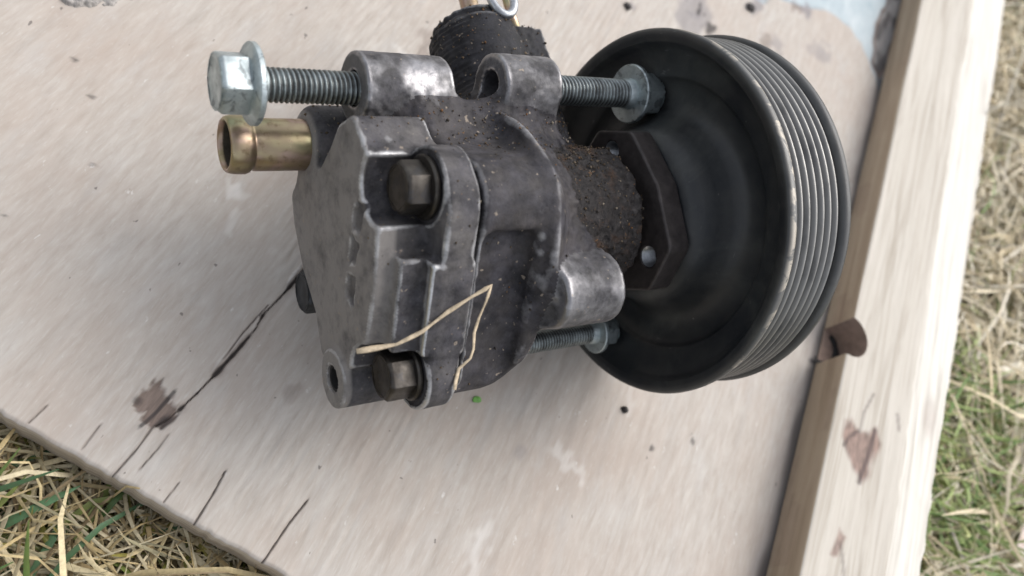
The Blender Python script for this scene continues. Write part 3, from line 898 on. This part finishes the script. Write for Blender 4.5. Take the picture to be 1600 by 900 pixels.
DUSTY = [(718, 370, 7, .55), (712, 345, 5, .5), (735, 345, 4, .3), (700, 420, 5, .25), (870, 390, 7, .5), (700, 190, 9, .35), (730, 200, 8, .4), (650, 210, 7, .35), (825, 350, 6, .25), (545, 120, 5, .7), (560, 170, 4, .9)]
def spots(V, L, r_jit=0.35):
    out = np.zeros(len(V))
    for (x, y, r_, a) in L:
        q, _ = on_pump(x, y)
        if q is None: continue
        l = AX.T @ (q - PC)
        d = np.linalg.norm(V - l, axis=1)
        d = d * (1 + r_jit * noise3(V[:, 0] / 2.2, V[:, 1] / 2.2, V[:, 2] / 2.2) + 0.3 * noise3(V[:, 0] / 5, V[:, 1] / 5, V[:, 2] / 5))
        out = np.maximum(out, a * np.exp(-(d / r_) ** 2 * 1.6))
    return out
wear_glint = np.clip(H_L * 5.0, -0.8, 1.2) + spots(H_V, BRIGHT) - spots(H_V, DARKS)  # edge wear plus the sun glint painted on the left boss
A = {'wear_glint': wear_glint, 'dust': np.clip(spots(H_V, DUSTY) + 0.5 * sstep(102, 102.6, H_V[:, 0]), 0, 1)}
fc = H_V[H_F].mean(1)
val = np.stack([f(list(fc.T)) for f in HOUSE], 1)
val[:, 0] -= 0.15
reg = val.argmin(1)
reg_v = np.zeros(len(H_V), int); reg_v[H_F.ravel()] = np.repeat(reg, 4)
NAMES = [('housing', M_HOUSE), ('shaft_neck', M_RUST), ('mounting_boss', M_BOSS), ('mounting_boss', M_BOSS), ('mounting_boss', M_BOSS), ('hose_port', M_PORT)]
for i, (nm_, mt) in enumerate(NAMES):
    submesh(nm_, H_V, H_F, reg == i, H_N, A, pump, mt)
wear_glint = np.clip(C_L * 8.0, -0.9, 1.3) + 0.25 * noise3(C_V[:, 0] / 5, C_V[:, 1] / 5, C_V[:, 2] / 5) + spots(C_V, BRIGHT) - spots(C_V, DARKS)  # edge wear with the ridge highlights painted in
N_, T_ = facet(list(C_V.T))
wear_glint += 1.2 * (np.abs(C_V[:, 0] - 99.4) < 0.5) * sstep(32.2, 33.2, N_) * (np.abs(T_ + 3.2) < 13.5)  # lit front of the raised step painted in as bare metal
dust = np.maximum(0.95 * sstep(110.6, 111.6, C_V[:, 0]), 0.85 * sstep(106.0, 106.6, C_V[:, 0]) * (N_ > 23.5) * (N_ < 31) * (np.abs(T_) < 18))
dust = np.clip(dust + spots(C_V, DUSTY), 0, 1)
submesh('front_cover', C_V, C_F, np.ones(len(C_F), bool), C_N, {'wear_glint': wear_glint, 'dust': dust}, pump, M_COVER)

# ------------------------------------------------------------------ pump: turned parts
def frame(s, v, flip=False):
    """local turned coordinates: z runs along +u (or -u when flipped) through (s, v)"""
    return (s, v, -1.0 if flip else 1.0)
def to_pump(P, fr):
    s, v, d = fr
    P = np.asarray(P, float)
    return np.stack([P[:, 2] * d, s + P[:, 0], v + P[:, 1] * d], 1)

def lathe(name, prof, fr, parent, mat, seg=64, attrs=None, smooth_angle=35):
    """prof: (z, r) along the axis (z in u for unflipped)"""
    prof = np.array(prof, float)
    n = len(prof)
    a = np.linspace(0, 2 * np.pi, seg, endpoint=False)
    Pz = np.repeat(prof[:, 0], seg); R = np.repeat(prof[:, 1], seg)
    AA = np.tile(a, n)
    P = np.stack([R * np.cos(AA), R * np.sin(AA), Pz], 1)
    i = np.arange(n - 1)[:, None] * seg; j = np.arange(seg)[None]; j2 = (j + 1) % seg
    Fq = np.stack([i + j, i + j2, i + seg + j2, i + seg + j], -1).reshape(-1, 4)
    at = {k: np.repeat(np.array(x, float), seg) for k, x in (attrs or {}).items()}
    me = mesh_np(name, loc(to_pump(P, fr)), Fq, True, at)
    bm = bmesh.new(); bm.from_mesh(me)
    bmesh.ops.remove_doubles(bm, verts=bm.verts, dist=1e-6)
    bmesh.ops.recalc_face_normals(bm, faces=bm.faces)
    bm.to_mesh(me); bm.free()
    me.set_sharp_from_angle(angle=math.radians(smooth_angle))
    return link(name, me, parent, mat)

def thread(name, s, v, u0, u1, R, pitch, parent, mat, depth=0.62):
    seg = 40
    nz = int((u1 - u0) / (pitch / 8)) + 1
    z = np.linspace(u0, u1, nz)
    a = np.linspace(0, 2 * np.pi, seg, endpoint=False)
    Z, AA = np.meshgrid(z, a, indexing='ij')
    ph = (Z / pitch + AA / (2 * np.pi)) % 1
    tri = np.abs(ph * 2 - 1)
    R_ = R - depth * np.clip(tri * 1.35 - 0.12, 0, 1)
    end = np.minimum(Z - u0, u1 - Z)
    R_ = np.minimum(R_, R - 0.9 + end * 0.9)
    R_[0] = 0.01; R_[-1] = 0.01
    P = np.stack([R_ * np.cos(AA), R_ * np.sin(AA), Z], -1).reshape(-1, 3)
    i = np.arange(nz - 1)[:, None] * seg; j = np.arange(seg)[None]; j2 = (j + 1) % seg
    Fq = np.stack([i + j, i + j2, i + seg + j2, i + seg + j], -1).reshape(-1, 4)
    crest = sstep(R - depth * 0.75, R - depth * 0.15, R_).ravel()
    me = mesh_np(name, loc(to_pump(P, (s, v, 1.0))), Fq[:, ::-1], True, {'crest': crest})
    return link(name, me, parent, mat)

def hexhead(name, af, z0, z1, fr, parent, mat, rot=0.0, dish=0.0, cham=0.9):
    R = af / math.sqrt(3)
    bm = bmesh.new()
    rings = [(z0, R, R), (z1 - cham, R, R), (z1, R * 0.90, R * 0.90)]
    vs = []
    for z, r, _ in rings:
        vs.append([(r * math.cos(rot + k * math.pi / 3), r * math.sin(rot + k * math.pi / 3), z) for k in range(6)])
    P = [p for ring in vs for p in ring]
    F = []
    for a in range(2):
        for k in range(6):
            k2 = (k + 1) % 6
            F.append((a * 6 + k, a * 6 + k2, a * 6 + 6 + k2, a * 6 + 6 + k))
    # face: chamfer circle and shallow dish
    c0 = len(P)
    for k in range(24):
        t = rot + k * math.pi / 12
        P.append((R * 0.80 * math.cos(t), R * 0.80 * math.sin(t), z1 + 0.05))
    c1 = len(P)
    for k in range(24):
        t = rot + k * math.pi / 12
        P.append((R * 0.62 * math.cos(t), R * 0.62 * math.sin(t), z1 - dish))
    P.append((0, 0, z1 - dish)); cc = len(P) - 1
    for k in range(24):
        k2 = (k + 1) % 24
        F.append((c0 + k, c0 + k2, c1 + k2, c1 + k)); F.append((c1 + k, c1 + k2, cc))
    for k in range(6):
        k2 = (k + 1) % 6
        F.append((12 + k, 12 + k2) + tuple(c0 + ((k * 4 + q) % 24) for q in range(4, -1, -1)))
    F.append(tuple(range(5, -1, -1)))
    me = mesh_np(name, loc(to_pump(np.array(P), fr)), F, False)
    bm.from_mesh(me)
    bmesh.ops.recalc_face_normals(bm, faces=bm.faces)
    ed = [e for e in bm.edges if len(e.link_faces) == 2 and e.calc_face_angle(0) > math.radians(28)]
    bmesh.ops.bevel(bm, geom=ed, offset=0.42 * MM, segments=2, affect='EDGES', profile=0.6)
    for f in bm.faces: f.smooth = True
    bm.to_mesh(me); bm.free()
    me.set_sharp_from_angle(angle=math.radians(32))
    return link(name, me, parent, mat)

def flange_bolt(s, v, u_fl, direction, u_end, R, pitch, fr_r, af, h, mat, rot, label, dish=0.5):
    """direction +1: head lies towards +u"""
    fr = (s, v, float(direction))
    z = lambda u: u * direction
    f0 = z(u_fl)
    fl = lathe('flange_bolt', [(f0, 0.01), (f0, fr_r - 0.4), (f0 + 0.4, fr_r), (f0 + 1.6, fr_r), (f0 + 2.1, fr_r - 0.5), (f0 + 3.2, af * 0.57), (f0 + 3.4, 0.01)], fr, pump, mat, 56)
    fl['label'] = label
    hexhead('hex_head', af, f0 + 2.2, f0 + h, fr, fl, mat, rot, dish)
    a, b = sorted((u_end, u_fl))
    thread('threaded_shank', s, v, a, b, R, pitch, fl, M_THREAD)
    lathe('shank_collar', [(f0 - 2.6, R - 0.3), (f0 - 1.8, R + 0.25), (f0 + 0.1, R + 0.5), (f0 + 0.1, 0.01)], fr, fl, mat, 40)
    return fl

flange_bolt(BT_S, BT_V, 131.5, 1, 92.0, 5.0, 1.5, 11.4, 15.5, 11.0, M_ZINC, 0.22, 'long zinc flange bolt with chipped hex head', 0.4)
flange_bolt(BR_S, BR_V, 0.2, -1, 50.0, 5.0, 1.5, 10.4, 14.0, 11.5, M_ZINC, 0.1, 'zinc flange bolt reaching into the pulley')
flange_bolt(-31.0, -41.0, 3.0, -1, 66.0, 4.0, 1.25, 8.2, 11.0, 9.0, M_ZINC, 0.3, 'small zinc flange bolt under the lower boss')

def cover_bolt(s, v, u0, af, h, fr_r, mat, rot, label):
    fr = (s, v, 1.0)
    w = lathe('hex_bolt', [(u0, 0.01), (u0, fr_r - 0.3), (u0 + 0.4, fr_r), (u0 + 1.2, fr_r), (u0 + 1.7, fr_r - 0.5), (u0 + 2.0, 0.01)], fr, pump, mat, 48)
    w['label'] = label
    hexhead('bolt_head', af, u0 + 1.5, u0 + h, fr, w, mat, rot, 0.25)
    return w
cover_bolt(B1[0], B1[1], 97.2, 13.0, 8.6, 9.0, M_DULL, 0.55, 'brown stained hex bolt near the camera')
cover_bolt(B2[0], B2[1], 97.2, 13.0, 9.6, 8.4, M_DULL, 0.25, 'rust-edged hex bolt at the lower rim')
cover_bolt(B3[0], B3[1], 97.8, 13.0, 13.0, 8.0, M_DARKBOLT, 0.4, 'black hex bolt on the far left')
# socket in the lower lug
lathe('lug_socket', [(101.2, 0.01), (101.2, 4.25), (112.6, 4.25), (112.6, 3.4), (103, 3.2), (102.5, 0.01)], (-34.0, -32.5, 1.0), pump, M_HOLE, 32)

# inlet pipe
pipe = lathe('inlet_pipe', [(104, 8.0), (112, 8.0), (127.6, 8.0), (128.1, 7.6), (128.7, 7.65), (129.4, 8.5), (130.6, 8.9), (133.8, 8.8), (135.4, 8.4), (136.0, 7.8), (135.9, 7.35), (135.2, 6.95), (134.4, 6.8)], (38.0, -17.0, 1.0), pump, M_BRASS, 72, None, 60)

lathe('pipe_bore', [(134.6, 6.82), (106, 6.6), (106, 0.01)], (38.0, -17.0, 1.0), pipe, mat_plain('pipe_bore_dark', (0.06, 0.05, 0.035), 0.6, 0.3), 48)  # inside of the pipe, darker than its outside

# outlet fitting on the port: gold posts behind a steel loop
def tube(pts, r, seg=10, closed=False, flat=1.0):
    pts = np.array(pts, float); n = len(pts)
    Vs = []
    for i in range(n):
        a = pts[(i - 1) % n] if (closed or i > 0) else pts[i]
        b = pts[(i + 1) % n] if (closed or i < n - 1) else pts[i]
        t = b - a; t /= np.linalg.norm(t) + 1e-9
        up = np.array([0.13, 0.21, 0.97]); x = np.cross(t, up); x /= np.linalg.norm(x) + 1e-9; y = np.cross(x, t)
        rr = r[i] if hasattr(r, '__len__') else r
        for k in range(seg):
            q = 2 * np.pi * k / seg
            Vs.append(pts[i] + rr * (np.cos(q) * x + flat * np.sin(q) * y))
    Fs = []
    for i in range(n if closed else n - 1):
        i2 = (i + 1) % n
        for k in range(seg):
            k2 = (k + 1) % seg
            Fs.append((i * seg + k, i * seg + k2, i2 * seg + k2, i2 * seg + k))
    if not closed:
        Fs.append(tuple(range(seg - 1, -1, -1))); Fs.append(tuple((n - 1) * seg + k for k in range(seg)))
    return np.array(Vs), Fs
for (uu, vv, rr) in ((36.6, -12, 3.5), (20.8, -9, 1.8)):
    Vs, Fs = tube([(uu, 81, vv), (uu, 93, vv), (uu - 0.3, 99, vv), (uu - 0.3, 109, vv)], [rr * 1.15, rr, rr, rr], 18)
    link('gold_post', mesh_np('gold_post', loc(Vs), Fs), pump, M_BRASS)
ring = [(35.6 + 4.6 * math.cos(q), 85.6 + (9.0 if math.sin(q) > 0 else 8.2) * math.sin(q), 6.2 - 0.12 * 5 * math.cos(q)) for q in np.linspace(0, 2 * np.pi, 40, endpoint=False)]
Vs, Fs = tube(ring, 1.55, 12, True)
link('wire_loop', mesh_np('wire_loop', loc(Vs), Fs), pump, M_STEEL)

# ------------------------------------------------------------------ pulley
NRM = (0.0, 0.0, 1.0)
dish_prof = [(-31.0, 0.01), (-31.0, 56), (-30.5, 60.8), (-27.5, 61.3), (-4.5, 61.5), (-4.5, 61.0), (-1.0, 61.0), (-1.6, 60.4), (-3.6, 59.4), (-5.4, 58.0), (-6.8, 55.4), (-8.2, 52.0), (-8.9, 49.6), (-9.3, 49.1), (-10.4, 48.6), (-11.7, 47.0), (-12.6, 44.5), (-12.8, 41), (-12.0, 38), (-9.0, 35.4), (-4.8, 33.2), (-1.0, 31.6), (1.5, 30.0), (3.6, 27), (4.2, 22), (4.2, 0.01)]
pul = lathe('pulley', dish_prof, NRM, pump, M_PULLEY, 160, {'wear_glint': [0] * len(dish_prof), 'chip': [0] * len(dish_prof)}, 40)
gp = []; gw = []; gc = []
def gadd(u, r, w, c=0): gp.append((u, r)); gw.append(w); gc.append(c)
for u, r, w, c in ((-1.2, 60.6, 0, 0), (-0.5, 62.0, 0, 0), (0.0, 63.6, 0.05, 0), (-0.3, 64.5, 0.12, 0), (-1.2, 65.0, 0.35, .4), (-2.6, 65.0, 0.45, 1), (-3.9, 64.4, 0.4, 1), (-4.7, 62.6, 0.2, .3), (-5.1, 61.0, 0.1, 0), (-5.9, 60.9, 0.1, 0)):
    gadd(u, r, w, c)
for k in range(6):
    c0 = -6.2 - k * 3.5
    gadd(c0, 61.4, 0.16); gadd(c0 - 1.0, 63.0, 0.7); gadd(c0 - 1.4, 63.4, 0.95); gadd(c0 - 1.9, 63.4, 0.9); gadd(c0 - 2.3, 63.0, 0.65); gadd(c0 - 3.3, 61.4, 0.16)
for u, r, w in ((-27.0, 61.4, 0.1), (-27.4, 63.6, 0.15), (-28.0, 64.5, 0.25), (-29.0, 64.8, 0.12), (-30.6, 64.6, 0.05), (-31.2, 64.0, 0.15), (-31.4, 63, 0.1), (-31.4, 60, 0)):
    gadd(u, r, w)
lathe('grooved_rim', gp, NRM, pul, M_PULLEY, 200, {'wear_glint': gw, 'chip': gc}, 50)

# hub plate: three-lobed plate with threaded holes
lob = []
for th in (31, 151, 271):
    for d in (-15, 15): lob.append((math.radians(th + d), 27.0))
    lob.append((math.radians(th + 60), 22.2))
lob = sorted((a % (2 * math.pi), r) for a, r in lob)
HP = [(r * math.cos(a), r * math.sin(a)) for a, r in lob]
HOLES = [(23 * math.cos(math.radians(t)), 23 * math.sin(math.radians(t))) for t in (29, 150, 271)]
def sdf_hub(p):
    d = ext(poly_sd(p[1], p[2], HP) - 3.8, p[0], 4.4, 13.6, 0.8)
    for (hs, hv) in HOLES: d = np.maximum(d, -cylu(p, hs, hv, 3.6, 6.5, 20, 0.2))
    return d - 0.05 * noise3(p[0] / 3, p[1] / 3, p[2] / 3)
V, F = surface_nets(sdf_hub, (2, -35, -35), (17, 35, 35), 0.7)
V, N, lap = refine(sdf_hub, V, 0.7)
hub = submesh('hub_plate', V, F, np.ones(len(F), bool), N, {}, pul, M_HUB)
for (hs, hv) in HOLES:
    lathe('thread_insert', [(6.7, 0.01), (6.7, 3.2)] + [x for k in range(5) for x in ((7.0 + k * 1.25, 3.5), (7.6 + k * 1.25, 2.9))] + [(13.2, 3.55)], (hs, hv, 1.0), pul, M_STEEL, 28)
lathe('drive_shaft', [(4, 9), (24, 9)], NRM, pul, M_HUB, 32)

# grains of soil caught in the grease on the upper housing, the neck and the cover
gr = np.random.default_rng(77)
up_h = np.clip(H_N @ np.array([0.1, 0.45, 0.75]), 0, 1) ** 0.7
w_h = up_h * (0.15 + 1.0 * np.clip((H_V[:, 1] - 8) / 14, 0, 1) * (H_V[:, 2] < 30) * (H_V[:, 1] < 46) + 1.3 * (reg_v == 1) + 0.5 * (reg_v == 5)) * (np.isin(reg_v, (0, 1, 5)))
w_h *= 0.25 + np.clip(noise3(H_V[:, 0] / 6, H_V[:, 1] / 6, H_V[:, 2] / 6) + 0.4, 0, 1)
pk = gr.choice(len(H_V), 2600, p=w_h / w_h.sum())
w_c = np.clip(C_N @ np.array([0.0, 0.5, 0.8]), 0, 1) * (0.3 + np.clip(noise3(C_V[:, 0] / 6, C_V[:, 1] / 6, C_V[:, 2] / 6), 0, 1))
pc = gr.choice(len(C_V), 320, p=w_c / w_c.sum())
ctr = np.concatenate([H_V[pk], C_V[pc]]); n_g = len(ctr)
ctr = ctr + gr.normal(0, 0.25, (n_g, 3))
sz = 0.16 + 0.5 * gr.random(n_g) ** 3.2
octv = np.array([[1, 0, 0], [-1, 0, 0], [0, 1, 0], [0, -1, 0], [0, 0, 1], [0, 0, -1]], float)
octf = np.array([[0, 2, 4], [2, 1, 4], [1, 3, 4], [3, 0, 4], [2, 0, 5], [1, 2, 5], [3, 1, 5], [0, 3, 5]])
gv = ctr[:, None, :] + octv[None] * sz[:, None, None] * gr.uniform(0.45, 1.25, (n_g, 6, 1)) + gr.normal(0, 0.12, (n_g, 6, 3)) * sz[:, None, None]
gf = (octf[None] + (np.arange(n_g) * 6)[:, None, None]).reshape(-1, 3)[:, ::-1]
pal = np.array([(0.05, 0.038, 0.028), (0.10, 0.07, 0.045), (0.03, 0.026, 0.024), (0.16, 0.125, 0.09), (0.26, 0.22, 0.17), (0.15, 0.075, 0.035)])
gc_ = pal[gr.choice(6, n_g, p=[.3, .25, .2, .13, .05, .07])]
gc_ = np.concatenate([np.repeat(gc_, 6, axis=0), np.ones((n_g * 6, 1))], 1)
o = link('soil_grit', mesh_np('soil_grit', loc(gv.reshape(-1, 3)), gf, False, None, None, gc_), pump, mat_col('soil_grit', 0.85, 0, 0.2))
o['kind'] = 'stuff'

# ------------------------------------------------------------------ loose bits lying on the pump and the board
def resample(pts, step):
    pts = np.array(pts, float); out = []
    for a, b in zip(pts[:-1], pts[1:]):
        n = max(1, int(np.linalg.norm(b - a) / step))
        for k in range(n): out.append(a + (b - a) * k / n)
    out.append(pts[-1])
    return np.array(out)
STRAW = [(557, 549), (592, 543), (620, 538), (660, 518), (700, 487), (740, 462), (768, 446), (760, 470), (748, 498), (741, 520), (740, 545), (735, 560), (717, 576), (712, 597), (709, 621)]
pts = []
last = None
for p in resample(STRAW, 9):
    q, nn = on_pump(*p)
    if q is None: continue
    d = q - CAM_P; dist = np.linalg.norm(d)
    pts.append((d / dist, dist))
ds = np.array([x[1] for x in pts])
# the stalk is stiff: it bridges hollows, touching the surface only at its high points
k = 9
dm = np.array([ds[max(0, i - k):i + k + 1].min() for i in range(len(ds))])
dm = np.array([dm[max(0, i - 5):i + 6].mean() for i in range(len(dm))])
dm = np.minimum(dm, ds) - 0.9
sp = np.array([CAM_P + pts[i][0] * dm[i] for i in range(len(pts))])
wid = np.array([1.0 + 0.25 * math.sin(i * 0.9) for i in range(len(sp))]) * np.where(np.arange(len(sp)) < 6, 1.25, 0.85)
Vs, Fs = tube(sp, wid * 0.62, 7, False, 0.45)
M_STRAW = mat_plain('straw', (0.47, 0.38, 0.265), 0.6, 0, 500, 0.35, 0.1)
o = link('straw_stalk', mesh_np('straw_stalk', Vs, Fs), None, M_STRAW)
tag(o, 'bent dry straw stalk lying over the side of the pump', 'straw')

def flake(name, c, nrm, size, mat, seed, thick=0.35):
    r = random.Random(seed)
    nrm = Vector(nrm).normalized()
    t = nrm.orthogonal().normalized(); b = nrm.cross(t)
    n = 9
    P = []; Fs = []
    for lay in (0, 1):
        for k in range(n):
            q = 2 * math.pi * k / n
            rr = r.uniform(0.7, 1.1) if lay == 0 else 0.92
            base = Vector(c) if lay == 0 else Vector(c) + nrm * thick
            if lay == 0:
                P.append(base + (t * math.cos(q) * size[0] + b * math.sin(q) * size[1]) * rr)
            else:
                P.append(Vector(P[k]) * 1.0 + nrm * thick * r.uniform(0.6, 1.3) + (Vector(c) - Vector(P[k])) * 0.12)
    P.append(Vector(c) + nrm * thick * 1.4)
    for k in range(n):
        k2 = (k + 1) % n
        Fs.append((k, k2, n + k2, n + k)); Fs.append((n + k, n + k2, 2 * n))
    Fs.append(tuple(range(n - 1, -1, -1)))
    return link(name, mesh_np(name, np.array([tuple(p) for p in P]), Fs, False), None, mat)
M_CHIP = mat_plain('wood_chip', (0.34, 0.20, 0.10), 0.7, 0, 600, 0.4)
q, nn = on_pump(703, 473)
if q is not None:
    tag(flake('bark_flake', q + nn * 0.1, nn, (2.0, 1.3), M_CHIP, 1), 'small orange-brown flake stuck on the pump above the straw', 'flake')
q, nn = on_pump(692, 618)
if q is not None:
    tag(flake('straw_scrap', q + nn * 0.2, nn, (2.6, 0.9), M_STRAW, 3), 'short straw scrap at the lower rim of the pump', 'straw')
M_LEAF = mat_plain('green_leaf', (0.12, 0.30, 0.06), 0.5, 0, 400, 0.3)
tag(flake('green_leaflet', (38.4, -23.8, 0.3), (0, 0.1, 1), (2.0, 1.5), M_LEAF, 5), 'tiny bright green leaf scrap on the board below the pump', 'leaf')
M_CRUMB = mat_plain('dark_crumb', (0.03, 0.026, 0.025), 0.9, 0, 500, 0.5)

def clod(name, cx, cy, r, mat, seed, zs=0.6, n=1):
    rr = np.random.default_rng(seed)
    bm = bmesh.new()
    for k in range(n):
        ox, oy = (0, 0) if n == 1 else rr.normal(0, r * 0.75, 2) * (1.2, 0.7)
        s = r * (1 if n == 1 else rr.uniform(0.15, 0.45))
        mt = Matrix.Translation(((cx + ox) * MM, (cy + oy) * MM, s * zs * 0.55 * MM)) @ Matrix.Diagonal((s * MM, s * MM * rr.uniform(.7, 1.1), s * zs * MM, 1))
        g_ = bmesh.ops.create_icosphere(bm, subdivisions=2, radius=1, matrix=mt)
        for v in g_['verts']:
            nz = float(noise3(np.array([v.co.x * 1000 / r * 1.7 + seed]), np.array([v.co.y * 1000 / r * 1.7]), np.array([v.co.z * 1000 / r * 1.7]))[0])
            c = Vector((cx * MM + ox * MM, cy * MM + oy * MM, s * zs * 0.55 * MM))
            v.co = c + (v.co - c) * (1 + 0.45 * nz)
            v.co.z = max(v.co.z, -0.0002)
    me = bpy.data.meshes.new(name); bm.to_mesh(me); bm.free()
    for p in me.polygons: p.use_smooth = True
    return link(name, me, None, mat)
tag(clod('dirt_crumb', 97.9, 9.9, 1.9, M_CRUMB, 3), 'dark crumb of dirt on the board just below the pulley', 'crumb')
tag(clod('dirt_crumb', 14.5, 219, 2.8, M_CRUMB, 8, 0.4), 'dark crumb of dirt on the board between the port and pulley', 'crumb')
tag(clod('dirt_crumb', 80.9, 293.1, 3.6, M_CRUMB, 12, 0.35), 'dark smear-like crumb on the board above the pulley', 'crumb')
M_MUD = mat_plain('dried_mud', (0.25, 0.235, 0.22), 0.95, 0, 700, 0.5, 0.9)
mx, my, mF = grid_mesh(np.arange(-186, -146, 0.45), np.arange(2, 48, 0.45))
mz = mx * 0
msd = poly_sd(mx + 2.5 * noise3(mx / 4, my / 4, mz), my + 2.5 * noise3(mx / 4, my / 4, mz + 5), [(-176, 14), (-170.5, 14.2), (-165.5, 17.5), (-160, 21.5), (-154, 29), (-156, 42), (-174, 40), (-180, 24)])
mh = 1.5 * (1 - sstep(-2.2, 0.6, msd)) + (msd < 0.4) * (0.55 * noise3(mx / 1.1, my / 1.1, mz) + 0.5 * noise3(mx / 2.6, my / 2.6, mz + 3)) - 0.55
keep = (mh[mF] > -0.3).any(1)
u_, inv = np.unique(mF[keep].ravel(), return_inverse=True)
o = link('dried_mud', mesh_np('dried_mud', np.stack([mx, my, mh + 0.15], 1)[u_], inv.reshape(-1, 4)), None, M_MUD)
tag(o, 'crusty patch of dried grey mud at the top left of the board', 'mud')

# pale leaf and stalks in the grass on the right
M_DEAD = mat_plain('dead_leaf', (0.62, 0.52, 0.47), 0.7, 0, 200, 0.2)
r = random.Random(9)
P = []; Fs = []
nL, nW = 9, 5
for i in range(nL):
    t = i / (nL - 1)
    w = 8.0 * math.sin(math.pi * (0.08 + 0.9 * t)) ** 0.8
    for j in range(nW):
        q = j / (nW - 1) * 2 - 1
        P.append((363 + 22 * (t - .5) * .5 - q * w * .85, 95 + 26 * (t - .5) + q * w * .4, -15 + 2.5 * q * q + 2 * math.sin(3 * t) + 0.5 * math.sin(9 * q + 5 * t)))
for i in range(nL - 1):
    for j in range(nW - 1):
        a = i * nW + j
        Fs.append((a, a + 1, a + nW + 1, a + nW))
o = link('dead_leaf', mesh_np('dead_leaf', np.array(P), Fs), None, M_DEAD)
sm = o.modifiers.new('thick', 'SOLIDIFY'); sm.thickness = 0.0004
tag(o, 'pale pinkish dead leaf in the grass at the right edge', 'leaf')
for (pts, rr, lab) in (([(331, 190, -14), (338, 197, -13), (347, 206, -14), (356, 214, -17)], 3.0, 'pale dry stalk lying in the grass beside the rail'),):
    Vs, Fs = tube(resample(pts, 3), rr, 9, False, 0.35)
    o = link('dry_stalk', mesh_np('dry_stalk', Vs, Fs), None, mat_plain('dry_stalk', (0.58, 0.54, 0.45), 0.7, 0, 300, 0.2))
    tag(o, lab, 'stalk')
